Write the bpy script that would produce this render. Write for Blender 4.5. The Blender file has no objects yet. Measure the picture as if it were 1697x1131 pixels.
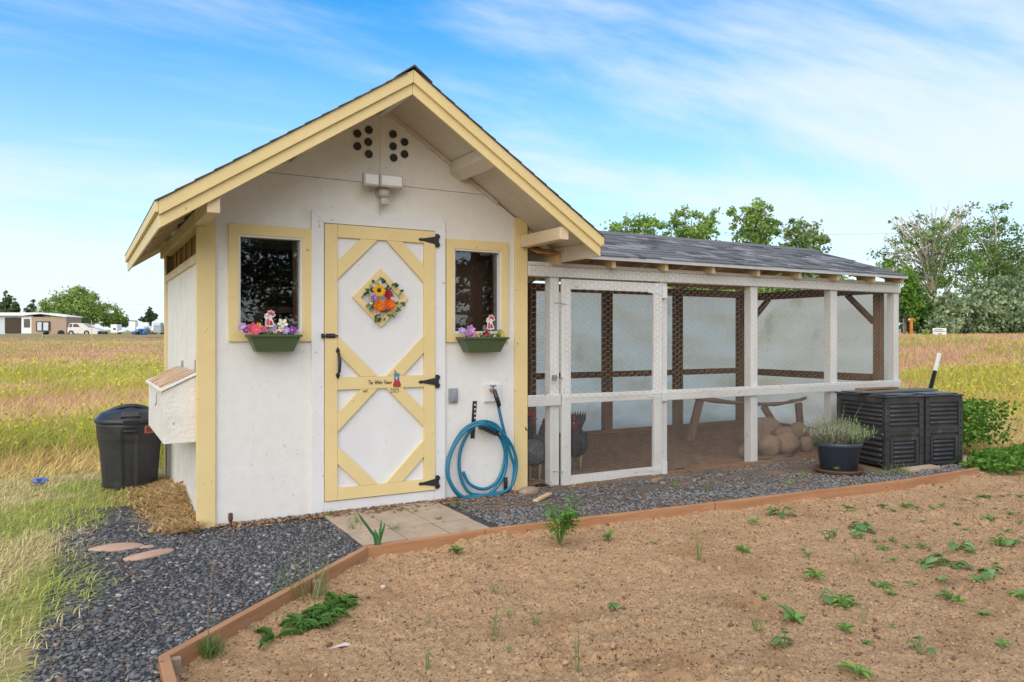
import bpy, math, random
import numpy as np
from mathutils import Vector, Matrix
random.seed(11); rng = np.random.default_rng(11)
S = bpy.context.scene
PI = math.pi
# ---------------------------------------------------------------- camera
# world: X runs along the coop front to the right, Y goes back, origin = front left corner of the coop
F, CX, HY, H = 1260., 848.5, 560., 1.282            # focal length, centre, horizon in photo pixels; eye height
ang = math.atan((3070 - CX) / F)
RT = np.array([math.sin(ang), -math.cos(ang)]); FW = np.array([math.cos(ang), math.sin(ang)])
zc = F * H / (877 - HY)
CAM = -(((330 - CX) / F * zc) * RT + zc * FW)
O3 = np.array([CAM[0], CAM[1], H])
cd = bpy.data.cameras.new('camera'); cam = bpy.data.objects.new('camera', cd); S.collection.objects.link(cam)
cam.location = O3; cam.rotation_euler = (PI / 2, 0, -(PI / 2 - ang))
cd.sensor_width = 36; cd.lens = F / 1697 * 36; cd.shift_y = (HY - 565.5) / 1697
cd.clip_start = .05; cd.clip_end = 8000
S.camera = cam
# ---------------------------------------------------------------- sky and sun
SUN_EL, SUN_AZ = math.radians(42), math.radians(222)   # azimuth clockwise from +Y
w = bpy.data.worlds.new('World'); S.world = w; w.use_nodes = True
nt = w.node_tree; N = nt.nodes; L = nt.links; N.clear()
def nd(t, **k):
    n = N.new(t)
    for a, b in k.items(): setattr(n, a, b)
    return n
out = nd('ShaderNodeOutputWorld'); bg = nd('ShaderNodeBackground'); bg.inputs[1].default_value = .125
sky = nd('ShaderNodeTexSky', sky_type='NISHITA'); sky.sun_disc = False
sky.sun_elevation = SUN_EL; sky.sun_rotation = SUN_AZ; sky.altitude = 600; sky.air_density = 1.0; sky.dust_density = .6; sky.ozone_density = 2.0
hs = nd('ShaderNodeHueSaturation'); hs.inputs['Hue'].default_value = .493; hs.inputs['Saturation'].default_value = 1.45; hs.inputs['Value'].default_value = 1.18
L.new(sky.outputs[0], hs.inputs['Color'])
tc = nd('ShaderNodeTexCoord'); sx = nd('ShaderNodeSeparateXYZ'); L.new(tc.outputs['Generated'], sx.inputs[0])
def mth(op, a, b=None, clamp=False):
    m = nd('ShaderNodeMath', operation=op); m.use_clamp = clamp
    for i, q in enumerate((a, b)):
        if q is None: continue
        if isinstance(q, (int, float)): m.inputs[i].default_value = q
        else: L.new(q, m.inputs[i])
    return m.outputs[0]
zz = mth('ADD', mth('MAXIMUM', sx.outputs[2], 0.), .16)
cb = nd('ShaderNodeCombineXYZ'); L.new(mth('DIVIDE', sx.outputs[0], zz), cb.inputs[0]); L.new(mth('DIVIDE', sx.outputs[1], zz), cb.inputs[1])
mp = nd('ShaderNodeMapping'); L.new(cb.outputs[0], mp.inputs[0]); mp.inputs['Rotation'].default_value = (0, 0, .35); mp.inputs['Scale'].default_value = (.42, 1.05, 1); mp.inputs['Location'].default_value = (-7.3, 3.1, 0)
n1 = nd('ShaderNodeTexNoise'); n1.inputs['Scale'].default_value = .95; n1.inputs['Detail'].default_value = 10; n1.inputs['Roughness'].default_value = .6; n1.inputs['Distortion'].default_value = .35
L.new(mp.outputs[0], n1.inputs['Vector'])
rp = nd('ShaderNodeValToRGB'); rp.color_ramp.elements[0].position = .41; rp.color_ramp.elements[1].position = .64
rp.color_ramp.elements[0].color = (.0, .0, .0, 1); rp.color_ramp.elements[1].color = (1, 1, 1, 1); rp.color_ramp.interpolation = 'EASE'
L.new(n1.outputs[0], rp.inputs[0])
hz = mth('POWER', mth('SUBTRACT', 1., mth('MULTIPLY', mth('MAXIMUM', sx.outputs[2], 0.), 2.2), True), 1.6, True)   # thin veil thickening to the horizon
inv = mth('MULTIPLY', mth('SUBTRACT', 1., mth('MULTIPLY', rp.outputs[0], .88)), mth('SUBTRACT', 1., hz)); fac = mth('SUBTRACT', 1., inv, True)
mx = nd('ShaderNodeMix', data_type='RGBA'); L.new(fac, mx.inputs[0]); L.new(hs.outputs[0], mx.inputs[6]); mx.inputs[7].default_value = (4.2, 4.65, 4.95, 1)
L.new(mx.outputs[2], bg.inputs[0]); L.new(bg.outputs[0], out.inputs[0])
sd = bpy.data.lights.new('sun', 'SUN'); sun = bpy.data.objects.new('sun', sd); S.collection.objects.link(sun)
sd.energy = 2.4; sd.angle = math.radians(95); sd.color = (1, .86, .68)
sv = Vector((math.sin(SUN_AZ) * math.cos(SUN_EL), math.cos(SUN_AZ) * math.cos(SUN_EL), math.sin(SUN_EL)))
sun.rotation_euler = (-sv).to_track_quat('-Z', 'Y').to_euler(); sun.location = (-6, -8, 12)
S.view_settings.view_transform = 'Standard'; S.view_settings.look = 'None'; S.view_settings.gamma = 1
S.view_settings.exposure = .75
S.view_settings.use_curve_mapping = False
S.render.engine = 'CYCLES'; S.cycles.max_bounces = 8; S.cycles.transparent_max_bounces = 12
# ---------------------------------------------------------------- pixel helpers (a pixel gives a direction; the plane it lies on gives the distance)
def ray(x, y):
    d = RT * ((x - CX) / F) + FW
    return np.array([d[0], d[1], -(y - HY) / F])
def onY(x, y, Y=0.): d = ray(x, y); return Vector(O3 + (Y - O3[1]) / d[1] * d)
def onX(x, y, X=0.): d = ray(x, y); return Vector(O3 + (X - O3[0]) / d[0] * d)
def onZ(x, y, Z=0.): d = ray(x, y); return Vector(O3 + (Z - O3[2]) / d[2] * d)
def sm(a, b, x):
    t = np.clip((np.asarray(x, float) - a) / (b - a), 0, 1); return t * t * (3 - 2 * t)
def vnoise(x, y, seed=0):
    x = np.asarray(x, float); y = np.asarray(y, float)
    xi = np.floor(x).astype(np.int64); yi = np.floor(y).astype(np.int64); fx = x - xi; fy = y - yi
    def h(a, b):
        n = (a * 374761393 + b * 668265263 + seed * 1442695041) & 0x7fffffff
        n = ((n ^ (n >> 13)) * 1274126177) & 0x7fffffff
        return ((n ^ (n >> 16)) & 0xffff) / 65535.
    fx = fx * fx * (3 - 2 * fx); fy = fy * fy * (3 - 2 * fy)
    return (h(xi, yi) * (1 - fx) + h(xi + 1, yi) * fx) * (1 - fy) + (h(xi, yi + 1) * (1 - fx) + h(xi + 1, yi + 1) * fx) * fy
def fbm(x, y, o=4, seed=0):
    s = 0; a = .5
    for i in range(o): s = s + a * vnoise(x * 2 ** i, y * 2 ** i, seed + i); a *= .5
    return s
def terrain(x, y):
    x = np.asarray(x, float); y = np.asarray(y, float)
    d = np.hypot(x - 2, y + 1)
    lat = (x - CAM[0]) * RT[0] + (y - CAM[1]) * RT[1]; t = sm(-4, 14, lat)
    z = (1 - t) * (.86 * sm(9, 72, d) + .85 * sm(76, 102, d)) + t * (1.35 * sm(9, 40, d) + .4 * sm(40, 100, d)) + 2.4 * sm(130, 330, d) + 9 * sm(330, 1500, d)
    z = z + .05 * (fbm(x * .4, y * .4, 3, 5) - .45) * sm(5, 12, d)
    inside = np.maximum(sm(0, .25, np.minimum(np.minimum(x + .55, 7.0 - x), np.minimum(y + 9, 2.2 - y))), 0)
    return z - .16 * inside
def at(px, D):
    p = CAM + (RT * ((px - CX) / F) + FW) * D
    return Vector((p[0], p[1], float(terrain(p[0], p[1]))))
# ---------------------------------------------------------------- materials
M = {}
def mat(name, c1, c2=None, scale=6., stretch=(1, 1, 1), rough=.7, bump=0., bscale=40., bstretch=None, spec=.3, speck=None, sp_scale=30., sp_th=.68, sp_stretch=(1, 1, 1), metal=0., detail=5., blotch=None):
    m = bpy.data.materials.new(name); m.use_nodes = True; t = m.node_tree; n = t.nodes; l = t.links
    b = n['Principled BSDF']; b.inputs['Roughness'].default_value = rough; b.inputs['Metallic'].default_value = metal
    b.inputs['Specular IOR Level'].default_value = spec
    co = n.new('ShaderNodeTexCoord')
    def noise(sc, st, det, rgh=.6, off=0):
        mp = n.new('ShaderNodeMapping'); mp.inputs['Scale'].default_value = st; mp.inputs['Location'].default_value = (off, off * .7, off * .3); l.new(co.outputs['Object'], mp.inputs[0])
        q = n.new('ShaderNodeTexNoise'); q.inputs['Scale'].default_value = sc; q.inputs['Detail'].default_value = det; q.inputs['Roughness'].default_value = rgh
        l.new(mp.outputs[0], q.inputs['Vector']); return q.outputs[0]
    def ramp(x, a, bb):
        r = n.new('ShaderNodeMapRange'); r.inputs[1].default_value = a; r.inputs[2].default_value = bb; l.new(x, r.inputs[0]); return r.outputs[0]
    def mix(f, a, bb):
        q = n.new('ShaderNodeMix'); q.data_type = 'RGBA'; l.new(f, q.inputs[0])
        for i, v in ((6, a), (7, bb)):
            if isinstance(v, tuple): q.inputs[i].default_value = (*v, 1)
            else: l.new(v, q.inputs[i])
        return q.outputs[2]
    c2 = c2 or tuple(v * .86 for v in c1)
    col = mix(ramp(noise(scale, stretch, detail), .32, .68), c1, c2)
    if blotch: col = mix(ramp(noise(blotch[1], (1, 1, 1), 4, .6, 9.), blotch[2], blotch[2] + .14), col, blotch[0])
    if speck: col = mix(ramp(noise(sp_scale, sp_stretch, 3, .55, 4.), sp_th, sp_th + .05), col, speck)
    l.new(col, b.inputs['Base Color'])
    if bump:
        bp = n.new('ShaderNodeBump'); bp.inputs['Strength'].default_value = bump; bp.inputs['Distance'].default_value = .01
        l.new(noise(bscale, bstretch or stretch, 6, .65, 2.), bp.inputs['Height']); l.new(bp.outputs[0], b.inputs['Normal'])
    M[name] = m; return m
def vmat(name, rough=.7, trans=.25, spec=.2, jitter=True):
    m = bpy.data.materials.new(name); m.use_nodes = True; t = m.node_tree; n = t.nodes; l = t.links
    b = n['Principled BSDF']; b.inputs['Roughness'].default_value = rough; b.inputs['Specular IOR Level'].default_value = spec
    a = n.new('ShaderNodeAttribute'); a.attribute_name = 'Col'; l.new(a.outputs['Color'], b.inputs['Base Color'])
    if trans:
        tr = n.new('ShaderNodeBsdfTranslucent'); l.new(a.outputs['Color'], tr.inputs[0]); mxs = n.new('ShaderNodeMixShader'); mxs.inputs[0].default_value = trans
        l.new(b.outputs[0], mxs.inputs[1]); l.new(tr.outputs[0], mxs.inputs[2]); l.new(mxs.outputs[0], n['Material Output'].inputs[0])
    M[name] = m; return m
vmat('leaf'); vmat('petal', .6, .15); vmat('painted_colour', .6, 0); vmat('stone_colour', .75, 0, .3)
mat('osb_white', (.745, .73, .695), (.70, .68, .64), 12, rough=.55, bump=.28, bscale=48, bstretch=(1.1, 1.1, .9), speck=(.50, .46, .40), sp_scale=38, sp_th=.685, sp_stretch=(1.6, 1.6, .8), blotch=((.66, .63, .58), 2.2, .62))
mat('osb_side', (.80, .76, .69), (.71, .66, .58), 5, rough=.55, bump=.8, bscale=30, bstretch=(1, .8, 1.2), speck=(.42, .37, .30), sp_scale=15, sp_th=.68, sp_stretch=(2, 2.4, .9), blotch=((.62, .58, .52), 2.5, .6))
mat('osb_soffit', (.68, .62, .54), (.58, .52, .44), 4, rough=.65, bump=.6, bscale=26, speck=(.26, .21, .16), sp_scale=11, sp_th=.70, sp_stretch=(1.2, 2.6, 1))
mat('yellow_paint', (.74, .585, .29), (.70, .545, .26), 3, rough=.5, bump=.12, bscale=60, bstretch=(1, 1, .2), speck=(.42, .31, .15), sp_scale=30, sp_th=.70, blotch=((.70, .54, .26), 3.5, .58))
mat('white_paint', (.735, .735, .73), (.68, .68, .675), 3, (1, 1, .4), rough=.5, bump=.2, bscale=50, bstretch=(3, 3, .3), speck=(.50, .46, .41), sp_scale=28, sp_th=.67, blotch=((.68, .67, .65), 2.6, .58))
mat('white_wood', (.72, .705, .67), (.62, .595, .55), 4, (.4, 2, 2), rough=.65, bump=.35, bscale=40, bstretch=(.25, 3, 3), speck=(.35, .29, .23), sp_scale=18, sp_th=.69, sp_stretch=(.7, 2, 2), blotch=((.55, .50, .44), 4, .64))
mat('white_post', (.72, .705, .67), (.63, .61, .57), 4, (2, 2, .4), rough=.65, bump=.35, bscale=40, bstretch=(3, 3, .25), speck=(.35, .29, .23), sp_scale=18, sp_th=.69, sp_stretch=(2, 2, .7), blotch=((.56, .52, .46), 4, .64))
mat('cream_wood', (.72, .60, .42), (.58, .45, .28), 5, (1, .3, 1), rough=.65, bump=.3, bscale=40, bstretch=(3, .25, 3), speck=(.25, .16, .09), sp_scale=16, sp_th=.70)
mat('fresh_wood', (.66, .50, .29), (.54, .38, .20), 6, rough=.6, bump=.2)
mat('brown_wood', (.25, .155, .095), (.16, .095, .058), 6, (2, 2, .35), rough=.75, bump=.4, bscale=40, bstretch=(3, 3, .3))
mat('brown_rail', (.26, .16, .10), (.17, .10, .06), 6, (.35, 2, 2), rough=.75, bump=.4, bscale=40, bstretch=(.3, 3, 3))
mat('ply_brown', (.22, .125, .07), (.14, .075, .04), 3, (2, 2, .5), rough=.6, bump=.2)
mat('vent_wood', (.42, .27, .12), (.22, .13, .05), 5, (1, 3, .4), rough=.7, bump=.3)
mat('osb_orange', (.48, .27, .12), (.33, .17, .07), 9, rough=.7, bump=.3)
mat('sill_wood', (.30, .155, .08), (.20, .10, .052), 5, (.4, 2, 2), rough=.8, bump=.4)
mat('edge_wood', (.46, .24, .12), (.34, .165, .078), 7, (.35, .35, 3), rough=.7, bump=.4, bscale=34, bstretch=(.4, .4, 3), speck=(.17, .08, .04), sp_scale=18, sp_th=.68)
mat('shingle_a', (.125, .126, .13), (.08, .081, .085), 60, rough=.95, bump=.6, bscale=260, spec=.1)
mat('shingle_b', (.20, .20, .205), (.13, .13, .135), 60, rough=.95, bump=.6, bscale=260, spec=.1)
mat('shingle_c', (.29, .29, .30), (.22, .22, .23), 60, rough=.95, bump=.6, bscale=260, spec=.1)
mat('drip_metal', (.55, .55, .55), (.48, .48, .48), 8, rough=.45, metal=.2)
mat('tarp', (.98, .90, .77), (.96, .87, .73), 2.5, rough=.5, bump=.3, bscale=10, blotch=((.74, .66, .54), 1.9, .60), speck=(.62, .53, .42), sp_scale=7, sp_th=.70, sp_stretch=(.4, 1, 2.5))
mat('wire', (.42, .40, .37), (.28, .26, .24), 9, rough=.6, metal=.2)
mat('iron', (.018, .018, .02), (.03, .03, .032), 20, rough=.45, bump=.2, spec=.5)
mat('galv', (.42, .43, .44), (.33, .34, .35), 12, rough=.4, metal=.7)
mat('black_plastic', (.018, .019, .022), (.032, .033, .036), 7, rough=.42, bump=.12, bscale=90, spec=.5, speck=(.16, .15, .14), sp_scale=26, sp_th=.74)
mat('bin_plastic', (.028, .028, .031), (.052, .052, .054), 6, rough=.34, bump=.12, bscale=80, spec=.5, blotch=((.11, .095, .075), 6, .60))
mat('hose_rubber', (.006, .135, .23), (.008, .17, .275), 9, rough=.38, spec=.5)
mat('green_plastic', (.055, .085, .035), (.07, .10, .045), 6, rough=.42, spec=.5)
mat('pot_plastic', (.04, .055, .085), (.06, .075, .11), 8, rough=.4, spec=.5, blotch=((.10, .09, .08), 5, .62))
mat('terracotta_plastic', (.16, .085, .045), (.11, .06, .035), 8, rough=.6)
mat('grey_box', (.30, .32, .34), (.25, .27, .29), 8, rough=.5)
mat('light_plastic', (.52, .50, .47), (.42, .39, .35), 8, rough=.4, spec=.5, blotch=((.40, .33, .25), 9, .62))
mat('lens', (.78, .78, .78), (.70, .70, .72), 12, rough=.2, spec=.6)
mat('brass', (.50, .30, .12), (.42, .24, .09), 20, rough=.35, metal=.8)
mat('blue_knob', (.05, .12, .30), None, rough=.4)
mat('vent_mesh', (.05, .035, .025), (.03, .02, .015), 60, rough=.8, bump=.8, bscale=220)
mat('cardboard', (.58, .41, .27), (.48, .33, .21), 4, rough=.85, bump=.2)
mat('rust', (.13, .065, .035), (.08, .045, .03), 14, rough=.85, bump=.4)
mat('stone_tan', (.36, .27, .20), (.27, .20, .15), 9, rough=.8, bump=.3, bscale=30)
mat('stone_pink', (.50, .32, .23), (.40, .26, .19), 9, rough=.85, bump=.3, bscale=30)
mat('rock_brown', (.29, .20, .135), (.20, .135, .09), 6, rough=.9, bump=.4, bscale=22, blotch=((.26, .18, .12), 3, .55))
mat('paver', (.46, .365, .27), (.36, .28, .20), 5, rough=.85, bump=.35, bscale=60, blotch=((.36, .27, .19), 3.5, .56), speck=(.16, .13, .10), sp_scale=22, sp_th=.70)
mat('bark', (.25, .20, .16), (.15, .115, .09), 4, (3, 3, .5), rough=.9, bump=.6, bscale=12)
mat('bark_grey', (.42, .37, .32), (.30, .26, .22), 4, (3, 3, .5), rough=.9, bump=.4, bscale=12)
mat('bark_pale', (.60, .54, .46), (.46, .40, .33), 4, (3, 3, .5), rough=.9, bump=.4, bscale=12)
mat('gravel_bed', (.085, .087, .093), (.042, .043, .047), 45, rough=.9, bump=1., bscale=110, speck=(.27, .26, .25), sp_scale=85, sp_th=.63, blotch=((.19, .135, .09), 1.1, .60))
mat('dirt_strip', (.17, .135, .105), (.10, .085, .075), 26, rough=.95, bump=.9, bscale=90, speck=(.36, .33, .29), sp_scale=75, sp_th=.62, blotch=((.23, .145, .085), 1.6, .46))
mat('soil', (.58, .385, .215), (.34, .205, .11), 75, rough=.95, bump=1., bscale=130, spec=.1, blotch=((.36, .215, .11), 1.5, .53), speck=(.13, .07, .035), sp_scale=70, sp_th=.60, detail=8)
mat('run_dirt', (.27, .165, .10), (.17, .10, .06), 16, rough=.95, bump=.8, bscale=70, spec=.1, speck=(.33, .24, .16), sp_scale=60, sp_th=.69)
mat('field', (.36, .27, .13), (.22, .22, .07), .9, rough=.95, bump=.6, bscale=9, spec=.05, detail=8, blotch=((.36, .20, .14), .25, .52))
mat('straw_heap', (.44, .30, .13), (.26, .15, .07), 40, rough=.9, bump=1., bscale=60)
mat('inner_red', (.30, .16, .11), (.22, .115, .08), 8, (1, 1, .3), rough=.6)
mat('plain_white', (.8, .8, .78), (.74, .74, .72), 5, rough=.6)
mat('trailer_tan', (.40, .30, .22), (.34, .25, .18), 3, (6, 6, .3), rough=.7)
mat('trailer_blue', (.56, .62, .66), None, rough=.6)
mat('dark_brown', (.075, .05, .035), (.05, .033, .024), 6, rough=.7)
mat('car_white', (.66, .62, .56), (.60, .56, .50), 3, rough=.3, spec=.5)
mat('tyre', (.02, .02, .02), None, rough=.8)
mat('dark_glass', (.02, .025, .03), None, rough=.08, spec=.6)
mat('blue_tarp', (.03, .16, .42), (.02, .12, .34), 3, rough=.5)
mat('steel_grey', (.36, .40, .42), (.30, .34, .36), 4, rough=.5)
mat('orange_paint', (.62, .20, .04), (.5, .15, .03), 5, rough=.6)
mat('black_paint', (.015, .015, .016), None, rough=.5)
mat('ink', (.03, .022, .015), None, rough=.7)
mat('aged_plank', (.16, .18, .16), (.10, .115, .105), 6, (.3, 3, 3), rough=.7, bump=.4)
mat('litter_blue', (.05, .09, .38), (.2, .26, .5), 20, rough=.4)
mat('sticker_red', (.50, .16, .10), (.42, .13, .08), 20, rough=.5)
mat('feather', (.60, .55, .50), None, rough=.8)
def glass():
    m = bpy.data.materials.new('window_glass'); m.use_nodes = True; t = m.node_tree; n = t.nodes; l = t.links; n.remove(n['Principled BSDF'])
    fr = n.new('ShaderNodeFresnel'); fr.inputs[0].default_value = 1.5
    ad = n.new('ShaderNodeMath'); ad.operation = 'MULTIPLY_ADD'; ad.inputs[1].default_value = 2.3; ad.inputs[2].default_value = .01; ad.use_clamp = True; l.new(fr.outputs[0], ad.inputs[0])
    g = n.new('ShaderNodeBsdfGlossy'); g.inputs['Roughness'].default_value = 0.0; tr = n.new('ShaderNodeBsdfTransparent'); tr.inputs[0].default_value = (.82, .84, .84, 1)
    mxs = n.new('ShaderNodeMixShader'); l.new(ad.outputs[0], mxs.inputs[0]); l.new(tr.outputs[0], mxs.inputs[1]); l.new(g.outputs[0], mxs.inputs[2]); l.new(mxs.outputs[0], n['Material Output'].inputs[0])
    M['glass'] = m
glass()
def translucent(name, fac):
    m = M[name]; t = m.node_tree; n = t.nodes; l = t.links; b = n['Principled BSDF']; src = b.inputs['Base Color'].links[0].from_socket
    tr = n.new('ShaderNodeBsdfTranslucent'); l.new(src, tr.inputs[0]); mxs = n.new('ShaderNodeMixShader'); mxs.inputs[0].default_value = fac
    l.new(b.outputs[0], mxs.inputs[1]); l.new(tr.outputs[0], mxs.inputs[2]); l.new(mxs.outputs[0], n['Material Output'].inputs[0])
translucent('tarp', .93)
# ---------------------------------------------------------------- object helpers
COL = S.collection.objects; W = {}
def tag(o, label=None, cat=None, group=None, kind=None):
    if label: o['label'] = label
    if cat: o['category'] = cat
    if group: o['group'] = group
    if kind: o['kind'] = kind
    return o
def thing(name, label, cat, loc, group=None):
    o = bpy.data.objects.new(name, None); COL.link(o); o.location = loc; o.empty_display_size = .1; W[o] = Vector(loc)
    return tag(o, label, cat, group)
def link(name, me, m, parent=None, loc=(0, 0, 0), rot=None, scale=None):
    """place a mesh: loc is in world axes, whatever the parent"""
    o = bpy.data.objects.new(name, me); COL.link(o)
    if m and not me.materials: me.materials.append(M[m])
    loc = Vector(loc); W[o] = loc
    if parent: o.parent = parent; o.location = loc - W[parent]
    else: o.location = loc
    if rot is not None: o.rotation_euler = rot
    if scale is not None: o.scale = scale
    return o
def mesh_np(name, V, T, C=None):
    me = bpy.data.meshes.new(name); V = np.ascontiguousarray(V, np.float32); T = np.ascontiguousarray(T, np.int32); k = T.shape[1]
    me.vertices.add(len(V)); me.vertices.foreach_set('co', V.ravel()); me.loops.add(T.size); me.loops.foreach_set('vertex_index', T.ravel())
    me.polygons.add(len(T)); me.polygons.foreach_set('loop_start', np.arange(0, T.size, k, dtype=np.int32)); me.update(calc_edges=True)
    if C is not None:
        a = me.color_attributes.new('Col', 'FLOAT_COLOR', 'POINT'); c = np.ones((len(V), 4), np.float32); c[:, :3] = C; a.data.foreach_set('color', c.ravel())
    return me
class MB:
    def __init__(s): s.v = []; s.f = []; s.c = []; s.cc = None
    def add(s, vs, fs):
        o = len(s.v); s.v += [tuple(v) for v in vs]; s.f += [tuple(i + o for i in f) for f in fs]; s.c += [s.cc] * len(vs); return s
    def box(s, a, b):
        (x0, y0, z0), (x1, y1, z1) = a, b
        x0, x1 = min(x0, x1), max(x0, x1); y0, y1 = min(y0, y1), max(y0, y1); z0, z1 = min(z0, z1), max(z0, z1)
        return s.add([(x0, y0, z0), (x1, y0, z0), (x1, y1, z0), (x0, y1, z0), (x0, y0, z1), (x1, y0, z1), (x1, y1, z1), (x0, y1, z1)],
                     [(0, 3, 2, 1), (4, 5, 6, 7), (0, 1, 5, 4), (1, 2, 6, 5), (2, 3, 7, 6), (3, 0, 4, 7)])
    def prism(s, poly, d):
        n = len(poly); P = [Vector(p) for p in poly]; d = Vector(d)
        nrm = Vector((0, 0, 0))
        for i in range(n): nrm += P[i].cross(P[(i + 1) % n])
        if nrm.dot(d) > 0: P.reverse()
        return s.add(P + [p + d for p in P], [tuple(range(n)), tuple(range(2 * n - 1, n - 1, -1))] + [(i, i + n, (i + 1) % n + n, (i + 1) % n) for i in range(n)])
    def bar(s, p, q, w, h, up=(0, 0, 1)):
        p = Vector(p); q = Vector(q); d = (q - p).normalized(); sd_ = d.cross(Vector(up)).normalized() * (w / 2); u = sd_.cross(d).normalized() * (h / 2)
        return s.prism([p - sd_ - u, p + sd_ - u, p + sd_ + u, p - sd_ + u], q - p)
    def tube(s, pts, r, n=8, closed=False):
        P = [Vector(p) for p in pts]; k = len(P); rr = r if isinstance(r, (list, tuple)) else [r] * k
        vs = []; u = None
        for i in range(k):
            a = P[(i - 1) % k] if (closed or i > 0) else P[i]; b = P[(i + 1) % k] if (closed or i < k - 1) else P[i]
            t = (b - a); t = t.normalized() if t.length > 1e-9 else Vector((0, 0, 1))
            if u is None: u = t.orthogonal().normalized()
            u = (u - t * u.dot(t)); u = u.normalized() if u.length > 1e-6 else t.orthogonal().normalized(); v = t.cross(u)
            vs += [P[i] + (u * math.cos(2 * PI * j / n) + v * math.sin(2 * PI * j / n)) * rr[i] for j in range(n)]
        fs = []
        for i in range(k if closed else k - 1):
            i2 = (i + 1) % k
            fs += [(i * n + j, i * n + (j + 1) % n, i2 * n + (j + 1) % n, i2 * n + j) for j in range(n)]
        if not closed: fs += [tuple(range(n - 1, -1, -1)), tuple((k - 1) * n + j for j in range(n))]
        return s.add(vs, fs)
    def lathe(s, prof, n=24, c=(0, 0, 0), rf=None):
        vs = []; k = len(prof)
        for (r, z) in prof:
            for j in range(n):
                t = 2 * PI * j / n; q = r * (rf(t, z) if rf else 1); vs.append((c[0] + q * math.cos(t), c[1] + q * math.sin(t), c[2] + z))
        fs = [(i * n + j, i * n + (j + 1) % n, (i + 1) * n + (j + 1) % n, (i + 1) * n + j) for i in range(k - 1) for j in range(n)]
        fs += [tuple(range(n - 1, -1, -1)), tuple((k - 1) * n + j for j in range(n))]
        return s.add(vs, fs)
    def mesh(s, name, smooth=False):
        me = bpy.data.meshes.new(name); me.from_pydata(s.v, [], s.f); me.update()
        if any(c is not None for c in s.c):
            a = me.color_attributes.new('Col', 'FLOAT_COLOR', 'POINT'); a.data.foreach_set('color', np.array([(*(c or (1, 1, 1)), 1) for c in s.c], np.float32).ravel())
        if smooth: me.polygons.foreach_set('use_smooth', [True] * len(me.polygons))
        return me
    def build(s, name, m, parent=None, smooth=False, bevel=0., kind=None):
        V = np.array(s.v); c = Vector((0, 0, 0))
        if parent is None:
            c = Vector(((V[:, 0].min() + V[:, 0].max()) / 2, (V[:, 1].min() + V[:, 1].max()) / 2, V[:, 2].min())); s.v = [tuple(Vector(v) - c) for v in s.v]
        o = link(name, s.mesh(name, smooth), m, parent, c)
        if bevel:
            b = o.modifiers.new('bevel', 'BEVEL'); b.width = bevel; b.segments = 2; b.limit_method = 'ANGLE'; b.angle_limit = .6
        if kind: o['kind'] = kind
        return o
def panel(x0, x1, z0, z1, holes, y0, y1, clip=None):
    """sheet in the XZ plane with rectangular holes, as a merged grid"""
    xs = sorted({x0, x1, *[h[0] for h in holes], *[h[1] for h in holes]}); zs = sorted({z0, z1, *[h[2] for h in holes], *[h[3] for h in holes]})
    xs = [x for x in xs if x0 <= x <= x1]; zs = [z for z in zs if z0 <= z <= z1]; m = MB()
    for i in range(len(xs) - 1):
        for j in range(len(zs) - 1):
            cx, cz = (xs[i] + xs[i + 1]) / 2, (zs[j] + zs[j + 1]) / 2
            if any(h[0] < cx < h[1] and h[2] < cz < h[3] for h in holes): continue
            m.box((xs[i], y0, zs[j]), (xs[i + 1], y1, zs[j + 1]))
    return m
ICO_V = None
def ico():
    global ICO_V, ICO_F
    if ICO_V is None:
        t = (1 + 5 ** .5) / 2
        ICO_V = np.array([(-1, t, 0), (1, t, 0), (-1, -t, 0), (1, -t, 0), (0, -1, t), (0, 1, t), (0, -1, -t), (0, 1, -t), (t, 0, -1), (t, 0, 1), (-t, 0, -1), (-t, 0, 1)], float) / math.hypot(1, t)
        ICO_F = np.array([(0, 11, 5), (0, 5, 1), (0, 1, 7), (0, 7, 10), (0, 10, 11), (1, 5, 9), (5, 11, 4), (11, 10, 2), (10, 7, 6), (7, 1, 8), (3, 9, 4), (3, 4, 2), (3, 2, 6), (3, 6, 8), (3, 8, 9), (4, 9, 5), (2, 4, 11), (6, 2, 10), (8, 6, 7), (9, 8, 1)])
    return ICO_V, ICO_F
def stones(name, pos, size, cols, flat=.5, kind='stuff', parent=None):
    V, T = ico(); n = len(pos); a = rng.uniform(0, 2 * PI, n)
    sc = np.stack([size * rng.uniform(.7, 1.3, n), size * rng.uniform(.5, 1., n), size * flat * rng.uniform(.7, 1.2, n)], 1)
    v = V[None] * rng.uniform(.8, 1.15, (n, 12, 1)) * sc[:, None, :]
    tl = rng.normal(0, .25, n); v[:, :, 2] += v[:, :, 0] * tl[:, None]
    x = v[:, :, 0] * np.cos(a)[:, None] - v[:, :, 1] * np.sin(a)[:, None]; y = v[:, :, 0] * np.sin(a)[:, None] + v[:, :, 1] * np.cos(a)[:, None]
    v = np.stack([x, y, v[:, :, 2]], 2) + np.asarray(pos)[:, None, :]
    f = (T[None] + (np.arange(n) * 12)[:, None, None]).reshape(-1, 3)
    o = link(name, mesh_np(name, v.reshape(-1, 3), f, np.repeat(cols, 12, 0)), 'stone_colour', parent)
    if kind: o['kind'] = kind
    return o
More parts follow.
